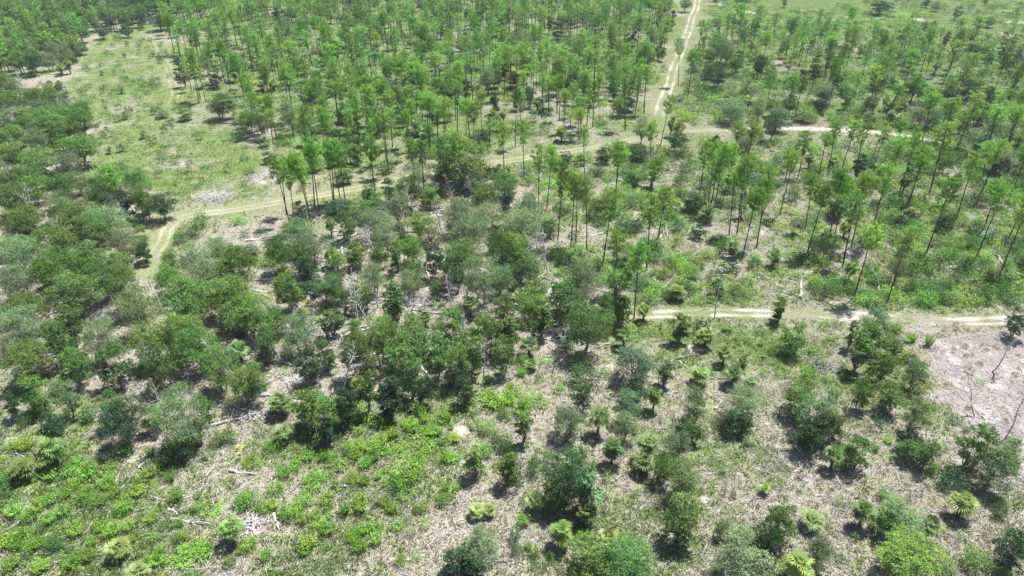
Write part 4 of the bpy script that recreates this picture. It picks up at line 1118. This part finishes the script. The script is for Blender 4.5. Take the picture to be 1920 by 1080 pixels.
fill(Z_MID, [('N', 190, (3.2, 4.4), (8.5, 14.5)), ('O', 330, (3, 4.5), (3, 5.5)), ('G', 600, (3, 4.5), (4, 6)), ('P', 330, (2.4, 2.9), (2, 3.6)), ('L', 110, (1.5, 5), (.3, .4)), ('Z', 1200, (2, 2.6), (8, 12)), ('S', 16, (1.5, 2.3), (.9, 1.4)), ('K', 300, (1.2, 2), (.8, 1.6))], .66, 1.0, 9, 14)
fill(Z_MID, [('B', 9, (2.4, 4.8), (1.3, 2.8)), ('b', 8, (2.0, 4.4), (1.0, 2.2)), ('b', 8, (1.2, 2.6), (.7, 1.6))], .52, 1.2, 9, 14)
fill(Z_PINES_RIGHT, [('B', 14, (2, 4.8), (1.2, 3.0)), ('b', 9, (2, 4.8), (1, 2.4)), ('b', 14, (1.2, 2.6), (.8, 1.6))], .52, 1.1, 16, 15)
fill(Z_SHRUBS, [('b', 7, (1.6, 3.2), (1.1, 2.2)), ('B', 10, (1.6, 3.2), (1.1, 2.4)), ('O', 150, (2.6, 3.6), (2.6, 4)), ('S', 50, (1.5, 2.2), (1, 1.4))], .55, .8, 10, 2)
fill(Z_CLEARING, [('B', 24, (1.0, 2.8), (.7, 2.4)), ('W', 200, (1.6, 2.8), (1.6, 2.8)), ('b', 40, (.8, 2.2), (.4, 1.2)), ('D', 2500, (2, 3), (2.5, 4))], .8, 1.2, 14, 5)
fill(Z_MEADOW, [('B', 40, (1.8, 5.6), (1.2, 3.6)), ('b', 22, (2.4, 7.5), (.8, 2.0)), ('O', 700, (3, 5), (3, 6)), ('G', 900, (3, 5), (3, 5))], .8, 1.6, 26, 6)
fill(poly([(1330, 40), (1960, 95), (1960, 150), (1700, 130), (1310, 110)]), [('O', 90, (2.4, 3.8), (3.5, 6)), ('B', 30, (2, 4.6), (1.5, 3.2)), ('b', 26, (2, 5), (1, 2.4))], .7, .8, 20, 9)
fill(poly([(560, 330), (820, 325), (960, 310), (980, 400), (800, 330), (700, 380), (640, 420), (540, 480), (470, 480), (430, 500), (360, 470), (380, 430), (560, 395)]),
     [('b', 26, (1.2, 2.4), (.8, 1.6)), ('B', 36, (1.2, 2.6), (.9, 2)), ('W', 150, (3, 5), (2.5, 4)), ('S', 60, (1.4, 2.1), (.9, 1.3)), ('X', 260, (3, 4), (2, 3))], .7, .8, 8, 4)
fill(Z_GREENBAND, [('b', 22, (.9, 1.9), (.7, 1.4)), ('T', 22, (.8, 1.4), (.9, 1.7)), ('S', 60, (1.3, 2), (.8, 1.2)), ('O', 220, (2.4, 3.2), (3, 4.4))], .8, .8, 7, 5)
fill(Z_LOWLEFT, [('T', 4.5, (.7, 1.6), (.6, 1.6)), ('b', 20, (1.4, 5.0), (.35, .9)), ('B', 60, (1.0, 2.4), (.5, 1.2)), ('P', 700, (1.8, 2.6), (1.4, 2.6)), ('L', 160, (1, 3), (.2, .3)), ('S', 60, (1.2, 1.8), (.7, 1.1)), ('B', 60, (.9, 1.6), (.6, 1.2))], .62, 1.6, 6, 7)
fill(Z_LITTER, [('P', 420, (1.9, 2.7), (1.4, 2.9)), ('L', 90, (.8, 2.6), (.2, .3)), ('b', 70, (.6, 1.3), (.5, 1.1)), ('S', 70, (.8, 1.5), (.5, .9)), ('B', 80, (.6, 1.2), (.5, 1.1)), ('T', 80, (.6, 1), (.6, 1.2))], .9, 1.2, 7, 8)
fill(Z_BARE, [('K', 12, (.4, 1.2), (.3, .8)), ('B', 50, (.5, 1.4), (.4, .9)), ('L', 22, (.8, 3), (.2, .3)), ('b', 120, (.6, 1.2), (.5, .9))], .9, 1.0)

# the first things to build as individuals are those that show largest; past the cap the rest becomes a mass
KIND = {}
for c in 'ODYGWC':
    KIND[c] = ('broadleaf_tree', 'broadleaf tree', 'tree')
for c in 'Nn':
    KIND[c] = ('pine_tree', 'pine tree', 'pine')
for c in 'Pp':
    KIND[c] = ('cabbage_palm', 'palm', 'palm')
KIND['S'] = ('palmetto', 'palmetto', 'palmetto')
for c in 'BbK':
    KIND[c] = ('leafy_shrub', 'shrub', 'shrub')
KIND['T'] = ('weed_tuft', 'weed', 'weed')
KIND['L'] = ('fallen_log', 'fallen log', 'log')
KIND['X'] = ('dead_tree', 'dead tree', 'dead tree')
KIND['Z'] = ('dead_tree', 'dead tree', 'dead tree')
CAPS = {'broadleaf_tree': 296, 'pine_tree': 296, 'cabbage_palm': 200, 'palmetto': 200, 'leafy_shrub': 296, 'weed_tuft': 260, 'dead_tree': 200, 'fallen_log': 290}
MASS = {'broadleaf_tree': ('distant_broadleaf_woods', 'far broadleaf crowns merging into one wood between the pines'),
        'pine_tree': ('distant_pine_woods', 'far stand of slim pines merging into one wood'),
        'cabbage_palm': ('distant_palm_clumps', 'small far palms scattered under the pines'),
        'palmetto': ('low_palmetto_undergrowth', 'low yellowish palmetto undergrowth spread over the clearings'),
        'leafy_shrub': ('leafy_undergrowth', 'green leafy undergrowth between the trees'),
        'weed_tuft': ('weedy_undergrowth', 'bright green weedy undergrowth in the lower left corner'),
        'fallen_log': ('fallen_sticks_litter', 'small pale sticks lying about under the trees'),
        'dead_tree': ('bare_grey_undergrowth', 'small bare grey saplings between the trees')}
GROUPS = {'broadleaf_tree': 'broadleaf trees in the thickets and clearings', 'pine_tree': 'slim pines of the thinned stand', 'cabbage_palm': 'palms scattered over the clearing', 'palmetto': 'palmettos scattered over the litter',
          'leafy_shrub': 'leafy shrubs around the clearing', 'weed_tuft': 'feathery green weed tufts', 'dead_tree': 'bare grey dead trees', 'fallen_log': 'fallen trunks lying on the ground'}

for it in ITEMS:
    c, w, h = it['c'], it['w'], it['h']
    it['kind'], it['cat'], it['word'] = KIND[c]
    p = (it['x'], it['y'], h * CZ[c])
    it['u'], it['v'] = px(p)
    it['d'] = dist(p)
    it['size'] = math.sqrt(w * h) / it['d']
    vis = -w / 2 * FPX / it['d'] < it['u'] < 1920 + w / 2 * FPX / it['d'] and -20 < it['v'] < 1100
    it['vis'] = vis
    if not vis:
        it['size'] *= .15

by_kind = {}
for it in ITEMS:
    by_kind.setdefault(it['kind'], []).append(it)
for k, L in by_kind.items():
    L.sort(key=lambda i: -i['size'])
    for i, it in enumerate(L):
        it['mass'] = i >= CAPS[k] or (not it['vis'] and not it['hand'])
print({k: (len(L), sum(not i['mass'] for i in L)) for k, L in by_kind.items()})


def proto_for(it, low=False):
    c, w, h = it['c'], it['w'], it['h']
    if c == 'L':
        L = PROTO['log']
    elif c in 'Nn':
        L = PROTO['pine_low' if low else 'pine']
    elif c in 'Pp':
        L = PROTO['palm']
    elif c == 'S':
        L = PROTO['palmetto']
    elif c in 'BbK':
        L = PROTO['shrub_low' if low else 'shrub']
    elif c == 'T':
        L = PROTO['weed']
    elif c == 'X':
        L = PROTO['dead']
    elif c == 'Z':
        L = PROTO['dead_pine']
    elif c == 'C' or h > 1.75 * w:
        L = PROTO['oak_narrow']
    elif c == 'W':
        L = PROTO['oak_wispy']
    elif c == 'G' and w > 3.5:
        L = PROTO['oak_grey']
    elif w > 5.2:
        L = PROTO['oak_big']
    elif h < 2.7:
        L = PROTO['shrub_low' if low else 'shrub']
    else:
        L = PROTO['oak_mid']
    return L[it['var'] if 'var' in it else int(it['pick'] * len(L)) % len(L)]


# ------------------------------------------------------------------ labels: how each looks, then what it stands next to
LAND = [('the track fork', 1236, 246), ('the huge round track-side oak', 863, 297), ('the white track\'s left end', 1195, 590), ('the bare pinkish patch', 1830, 720), ('the pale brush pile', 403, 368),
        ('the grassy track\'s bend', 305, 440), ('the tall leafless pine', 1339, 540), ('the yellow-green central tree', 945, 470), ('the central sand patch', 740, 437), ('the bright vine mound', 765, 880),
        ('the lone bottom-left palm', 430, 985), ('the palm in deep shade', 1807, 937), ('the pale track\'s right end', 1745, 263), ('the top-right sand spot', 1890, 66), ('the bottom-left photo corner', 0, 1080),
        ('the bottom-right photo corner', 1920, 1080), ('the top-left photo corner', 0, 0), ('the straight track\'s far end', 1309, 3), ('the grassy clearing\'s centre', 250, 190), ('the leafy column tree', 1270, 610), ('the left thicket\'s middle', 200, 560),
        ('the shrubby slope\'s middle', 1760, 500), ('the pine wood\'s centre', 700, 120), ('the photo\'s bottom centre', 960, 1080), ('the photo\'s right edge', 1920, 420), ('the photo\'s left edge', 0, 420),
        ('the lower right clearing\'s middle', 1440, 900), ('the central thicket\'s middle', 800, 600), ('the upper right slash pile', 1500, 300), ('the three parallel poles', 1845, 345), ('the long uphill white trunk', 1506, 540), ('the middle slope palm', 1085, 470), ('the upper right palm cluster', 1683, 195)]
DIRS = ['right of', 'above right of', 'above', 'above left of', 'left of', 'below left of', 'below', 'below right of']
_u = 'first second third fourth fifth sixth seventh eighth ninth tenth eleventh twelfth thirteenth fourteenth fifteenth sixteenth seventeenth eighteenth nineteenth'.split()
ONES = ['', 'nearest'] + [w + ' nearest' for w in _u[1:] + ['twentieth'] + ['twenty-' + q for q in _u[:9]] + ['thirtieth'] + ['thirty-' + q for q in _u[:9]] + ['fortieth'] + ['forty-' + q for q in _u[:9]]]
LOOK = {'O': 'mid green', 'D': 'dark green', 'Y': 'bright yellow-green', 'G': 'grey-green twiggy', 'W': 'pale wispy', 'C': 'narrow upright', 'B': 'dark green', 'b': 'bright green', 'K': 'brownish',
        'P': 'green fan-leaved', 'p': 'yellowish fan-leaved', 'S': 'low spiky', 'T': 'feathery green', 'N': 'tall slim', 'n': 'dark slim', 'X': 'bare grey', 'Z': 'tall bare', 'L': 'pale fallen'}
for k, L in by_kind.items():
    U = np.array([[i['u'], i['v']] for i in L])
    best = [(99, 1e9, 0, 0)] * len(L)
    for li, (nm, lx, ly) in enumerate(LAND):
        D = U - [lx, ly]
        r = np.hypot(D[:, 0], D[:, 1])
        sec = (np.round(np.arctan2(-D[:, 1], D[:, 0]) / (pi / 4)).astype(int)) % 8
        for s in range(8):
            idx = [i for i in np.nonzero((sec == s) & (r > 8))[0] if L[i]['vis']]
            idx.sort(key=lambda i: r[i])
            for rank, i in enumerate(idx):
                cand = (rank + 1, r[i], li, s)
                if cand < best[i]:
                    best[i] = cand
    for i, it in enumerate(L):
        rank, _, li, s = best[i]
        if 'label' in it:
            continue
        if rank < len(ONES):
            it['label'] = f"{LOOK[it['c']]} {it['word']}, {ONES[rank]} {it['word']} {DIRS[s]} {LAND[li][0]}"
        else:
            it['label'] = f"{LOOK[it['c']]} {it['word']} among many alike near {LAND[li][0]}"

SPECIAL = {('O', 1, 0, 1150, 890): 'huge round broadleaf tree at the edge of the grassy track',
           ('Z', 2, 1, 1140, 712): 'tall leafless grey pine standing beside the white sand track',
           ('Y', 1, 1, 1395, 330): 'bright yellow-green round tree rising from the central thicket',
           ('P', 0, 2, 1290, 800): 'lone palm with a round dark shadow in the lower left weeds',
           ('C', 2, 1, 945, 765): 'narrow leafy column tree just below the white sand track',
           ('p', 3, 2, 1105, 655): 'bright yellowish palm in deep shade below the bare patch',
           ('b', 1, 2, 850, 480): 'large bright green vine mound in the lower weeds',
           ('D', 0, 1, 910, 70): 'lone dark round tree at the bend of the grassy track',
           ('p', 3, 2, 180, 1000): 'wide yellowish palm at the bottom edge right of centre'}
for (c, col, row, zx, zy), lab in SPECIAL.items():
    x, y = col * 480 + zx / 3, row * 360 + zy / 3
    best_i = min((i for i in ITEMS if i['c'] == c), key=lambda i: (math.hypot(i['u'] - x, i['v'] - y) if c != 'Z' else 0))
    best_i['label'] = lab

# ------------------------------------------------------------------ build the individuals
SINGLE_KINDS = {'palmetto', 'leafy_shrub', 'weed_tuft', 'fallen_log', 'cabbage_palm'}
for k, L in by_kind.items():
    for it in L:
        if it['mass']:
            continue
        pr = proto_for(it)
        sx, sz = it['w'] / pr['w'], it['h'] / pr['h']
        sy = sx
        if it['c'] == 'L':
            sy = sz = max(.45, sx ** .5) * (1.35 if it['hand'] else 1)
            if it.get('var') not in (0, 1, None):
                sy = sx
        tint = (*it['tint'], 1.0)
        if len(pr['parts']) == 1:
            root = link(k, pr['parts'][0][1])
            root.color = tint
        else:
            root = bpy.data.objects.new(k, None)
            root.empty_display_size = .5
            COL.objects.link(root)
            for nm, me in pr['parts']:
                o = link(nm, me, root)
                o.color = tint
        root.location = (it['x'], it['y'], 0)
        tl = 0 if k in SINGLE_KINDS else {'X': .34, 'Z': .06, 'N': .07, 'n': .07}.get(it['c'], .03)
        root.rotation_euler = (R_.uniform(-tl, tl), R_.uniform(-tl, tl), it['rot'])
        root.scale = (sx, sy, sz)
        root['label'] = it['label']
        root['category'] = it['cat']
        root['group'] = GROUPS[k]

# ------------------------------------------------------------------ build the masses
def build_mass(name, label, L):
    parts = []
    mats = []
    for it in L:
        pr = proto_for(it, True)
        sx, sz = it['w'] / pr['w'], it['h'] / pr['h']
        c, s = cos(it['rot']), sin(it['rot'])
        for nm, g, m in pr['raw']:
            mm = {LEAF: LEAF_MASS, NEEDLE: LEAF_MASS, FROND: LEAF_MASS}.get(m, m)
            if mm not in mats:
                mats.append(mm)
            for V, F, _, T in g.parts():
                W = np.empty_like(V)
                W[:, 0] = (V[:, 0] * c - V[:, 1] * s) * sx + it['x']
                W[:, 1] = (V[:, 0] * s + V[:, 1] * c) * sx + it['y']
                W[:, 2] = V[:, 2] * sz
                if m is LEAF and len(F) > 600 and it['d'] > 90:      # a mass in the distance: fewer, larger sprays
                    kk = 4 if it['d'] > 190 else 3 if it['d'] > 130 else 2
                    q = F.shape[1]
                    F2 = F[np.arange(len(F)) % kk == 0]
                    W = W[F2.ravel()]
                    T = T[F2.ravel()]
                    cc = W.reshape(-1, q, 3).mean(1, keepdims=True)
                    W = ((W.reshape(-1, q, 3) - cc) * kk ** .5 + cc).reshape(-1, 3)
                    F = np.arange(len(W)).reshape(-1, q)
                parts.append((W, F, mats.index(mm), T, np.tile(it['tint'], (len(W), 1))))
    if parts:
        o = link(name, make_mesh(name, parts, mats))
        o['kind'] = 'stuff'
        o['label'] = label
        print(name, len(L), len(o.data.polygons))


for k, L in by_kind.items():
    M = [i for i in L if i['mass']]
    if M:
        build_mass(*MASS[k], M)

# brush piles: heaps of bleached sticks
def brush(name, x, y, w, h, n, seed, label):
    rng = np.random.default_rng(seed)
    g = Geo()
    for i in range(n):
        c = np.array([rng.normal(0, w * .28), rng.normal(0, w * .2), abs(rng.normal(0, h * .4))])
        a = rng.uniform(0, pi)
        d = np.array([cos(a), sin(a), rng.normal(0, .22)]) * rng.uniform(.5, 1.6)
        c[2] = max(c[2], abs(d[2]) * .9)
        limb(g, c - d, c + d, .06, .03, rng, 4, .08, 4)
    p = at(x, y)
    o = link(name, make_mesh(name, g.parts(), [DEADWOOD]))
    o.location = tuple(p)
    o['label'], o['category'], o['group'] = label, 'brush pile', 'heaps of bleached brushwood'


for i, (x, y, w, h, n, lab) in enumerate([(400, 372, 7, .9, 120, 'bleached white brush pile in the grassy clearing above the track bend'), (505, 330, 7, .4, 90, 'flat grey scatter of brushwood right of the white pile'), (655, 1000 * .48, 3.5, .8, 50, 'small white brush heap by the central thicket trees'),
                                          (1500, 300, 9, .4, 110, 'wide flat slash pile below the far pale track'), (770, 570, 5, .8, 60, 'grey branch tangle beside the thicket palm'), (200, 600, 4, 1.0, 50, 'white branch tangle inside the left thicket'),
                                          (480, 780, 4, .8, 55, 'pale branch heap at the foot of the left thicket'), (470, 985, 2.6, .4, 50, 'low heap of pale sticks right of the lone palm'), (985, 325, 5, .8, 60, 'pale slash under the pines below the grassy track'),
                                          (1540, 690, 4, .5, 50, 'low grey brush heap in the hedge shadow'), (520, 660, 4, .9, 50, 'grey twig heap left of the narrow central tree'), (560, 720, 4, .8, 50, 'pale twig heap in the lower central thicket')]):
    brush('brush_pile', x, y, w, h, n, 520 + i, lab)

# ------------------------------------------------------------------ grass, low plants and twigs nobody could count
def scatter(n, far_share, seed):
    rng = np.random.default_rng(seed)
    u = rng.uniform(-110, 2030, n)
    v = 1160 - 1160 * rng.uniform(0, 1, n) ** (1 / far_share)
    uu, vv = (u - 960) / FPX, (v - 540) / FPX
    t = CAM_H / (SP + vv * CP)
    XY = np.stack([t * uu, t * (CP - vv * SP)], 1)
    XY += rng.normal(0, .5, XY.shape)
    d = np.full(n, 99.)
    for T, hw in TRACK_PTS:
        d = np.minimum(d, seg_dist(T[::5], XY, False) - hw * .8)
    return XY, d, rng


XYg, dg, rng = scatter(120000, 1.0, 901)
mk = ground_masks(XYg)
gn = mk[:, 0] + (noise(XYg, 2.2, 41, 3) - .5) * 1.3
keep = (dg > 0) & (rng.random(len(XYg)) > mk[:, 1] * .8) & (mk[:, 2] < .7)
XYg, gn, vg = XYg[keep], gn[keep], mk[keep, 3]
n = len(XYg)
is_green = gn > .5
B = 5
h = rng.uniform(.12, .42, n) * np.where(is_green, 1.1, .85)
pal_g = np.array([(.12, .20, .045), (.17, .25, .060), (.085, .150, .038), (.21, .27, .085), (.26, .28, .11)])
pal_d = np.array([(.40, .36, .27), (.32, .30, .23), (.27, .27, .16), (.20, .17, .13), (.44, .41, .35), (.22, .26, .11)])
ci = rng.integers(0, 5, n)
di = rng.integers(0, 6, n)
colr = np.where(is_green[:, None], pal_g[ci], pal_d[di]) * rng.uniform(.8, 1.15, (n, 1))
base = np.column_stack([XYg, np.zeros(n)])
Bs = np.repeat(base, B, 0) + np.concatenate([rng.normal(0, .13, (n * B, 2)), np.zeros((n * B, 1))], 1)
hh = np.repeat(h, B) * rng.uniform(.6, 1.2, n * B)
a = rng.uniform(0, 2 * pi, n * B)
lean = rng.uniform(.1, 1.0, n * B)
tip = Bs + np.stack([np.cos(a) * hh * lean, np.sin(a) * hh * lean, hh], 1)
wd = np.stack([-np.sin(a), np.cos(a), np.zeros(n * B)], 1) * rng.uniform(.025, .055, n * B)[:, None]
V = np.stack([Bs - wd, Bs + wd, tip], 1).reshape(-1, 3)
me = make_mesh('grass', [(V, np.arange(n * B * 3).reshape(-1, 3), 0, np.repeat(np.clip(rng.normal(.5, .15, n), 0, 1), B * 3), np.repeat(colr, B * 3, 0))], [LEAF_MASS])
o = link('grass', me)
o['kind'], o['label'] = 'stuff', 'short green and straw-coloured grass over the open ground'

XYp, dp, rng = scatter(60000, 1.0, 902)
mk = ground_masks(XYp)
gn = mk[:, 0] + (noise(XYp, 3.0, 61, 3) - .5) * 1.5 - mk[:, 3] * .4
keep = (dp > .3) & (mk[:, 1] < .3) & (mk[:, 2] < .5) & (gn > .50)
XYp = XYp[keep]
n = len(XYp)
B = 12
C = np.column_stack([XYp, rng.uniform(.06, .35, n)])
C = np.repeat(C, B, 0) + rng.normal(0, 1, (n * B, 3)) * [.20, .20, .08]
C[:, 2] = np.maximum(C[:, 2], .03)
V, F = leaf_quads(C, np.tile([0, 0, 1.], (n * B, 1)), .07, rng, .8)
pal = np.array([(.09, .17, .034), (.12, .21, .036), (.065, .13, .030), (.15, .23, .05), (.09, .15, .055)])
colr = pal[rng.integers(0, 5, n)] * rng.uniform(.75, 1.2, (n, 1))
me = make_mesh('low_plants', [(V, F, 0, np.repeat(np.clip(rng.normal(.5, .2, n * B), 0, 1), 4), np.repeat(colr, B * 4, 0))], [LEAF_MASS])
o = link('low_undergrowth', me)
o['kind'], o['label'] = 'stuff', 'low leafy green plants covering the open ground'
print('low plants', n)

XYu, du, rng = scatter(52000, 2.2, 907)
zone = np.zeros(len(XYu))
for P, dens in ((Z_CLEARING, .30), (Z_MEADOW, .55), (Z_PINES, .8), (Z_PINES_RIGHT, .9), (Z_MID, .8), (Z_TOPLEFT, .6), (Z_SHRUBS, .9), (Z_GREENBAND, .5), (Z_LOWLEFT, .45)):
    zone = np.maximum(zone, inside(P, XYu) * dens)
keep = (du > .8) & (rng.random(len(XYu)) < zone * np.clip(.5 + (noise(XYu, 5, 71, 3) - .5) * 5, 0, 1))
XYu = XYu[keep]
n = len(XYu)
B = 12
rr = rng.uniform(.25, .75, n)
hh = rng.uniform(.25, .9, n)
C = np.column_stack([XYu, hh * .6])
C = np.repeat(C, B, 0) + rng.normal(0, 1, (n * B, 3)) * np.stack([np.repeat(rr, B) * .55, np.repeat(rr, B) * .55, np.repeat(hh, B) * .25], 1)
C[:, 2] = np.maximum(C[:, 2], .03)
V, F = leaf_quads(C, np.tile([0, 0, 1.], (n * B, 1)), .13, rng, .7)
pal = np.array([(.16, .32, .050), (.20, .36, .055), (.10, .22, .045), (.25, .36, .08), (.13, .25, .065), (.30, .34, .14)])
colr = pal[rng.integers(0, 6, n)] * rng.uniform(.75, 1.2, (n, 1))
o = link('scrub_undergrowth', make_mesh('scrub_undergrowth', [(V, F, 0, np.repeat(np.clip(rng.normal(.5, .2, n * B), 0, 1), 4), np.repeat(colr, B * 4, 0))], [LEAF_MASS]))
o['kind'], o['label'] = 'stuff', 'knee-high green scrub under the pines and over the clearings'
print('scrub', n)

XYt, dt, rng = scatter(34000, .9, 903)
mk = ground_masks(XYt)
keep = (dt > .2) & (rng.random(len(XYt)) < 1.0 - mk[:, 0] * .8) & (rng.random(len(XYt)) > mk[:, 1] * .2)
XYt = XYt[keep]
n = len(XYt)
a = rng.uniform(0, pi, n)
L = rng.uniform(.15, .7, n) ** 1.3 * 1.1 + .1
d = np.stack([np.cos(a) * L, np.sin(a) * L, rng.normal(0, .05, n)], 1)
s = np.stack([-np.sin(a), np.cos(a), np.zeros(n)], 1) * rng.uniform(.015, .04, n)[:, None]
up = np.array([0, 0, 1.]) * .05
b = np.column_stack([XYt, rng.uniform(.05, .14, n)])
V = np.stack([b - d - s, b - d + s, b - d + up, b + d - s * .5, b + d + s * .5, b + d + up], 1).reshape(-1, 3)
k = np.arange(n)[:, None] * 6
F = np.concatenate([k + [0, 3, 5, 2], k + [1, 2, 5, 4], k + [0, 1, 4, 3]])
me = make_mesh('twig_litter', [(V, F, 0)], [DEADWOOD])
o = link('twig_litter', me)
o['kind'], o['label'] = 'stuff', 'fallen grey twigs scattered over the litter'
print('objects', len(bpy.data.objects))

# ------------------------------------------------------------------ a little summer haze
hz = np.array([(x, y, z) for x in (-6200, 6200) for y in (-3100, 8100) for z in (-2.0, 75.0)], float)
hf = np.array([(0, 1, 3, 2), (4, 6, 7, 5), (0, 4, 5, 1), (2, 3, 7, 6), (0, 2, 6, 4), (1, 5, 7, 3)])
hm, nt, out = node_mat('haze')
pv = N(nt, 'ShaderNodeVolumePrincipled')
pv.inputs['Color'].default_value = (.80, .88, 1.0, 1)
pv.inputs['Density'].default_value = 0.00018
pv.inputs['Anisotropy'].default_value = .2
nt.links.new(pv.outputs[0], out.inputs['Volume'])
o = link('haze', make_mesh('haze', [(hz, hf, 0)], [hm]))
o['kind'] = 'stuff'
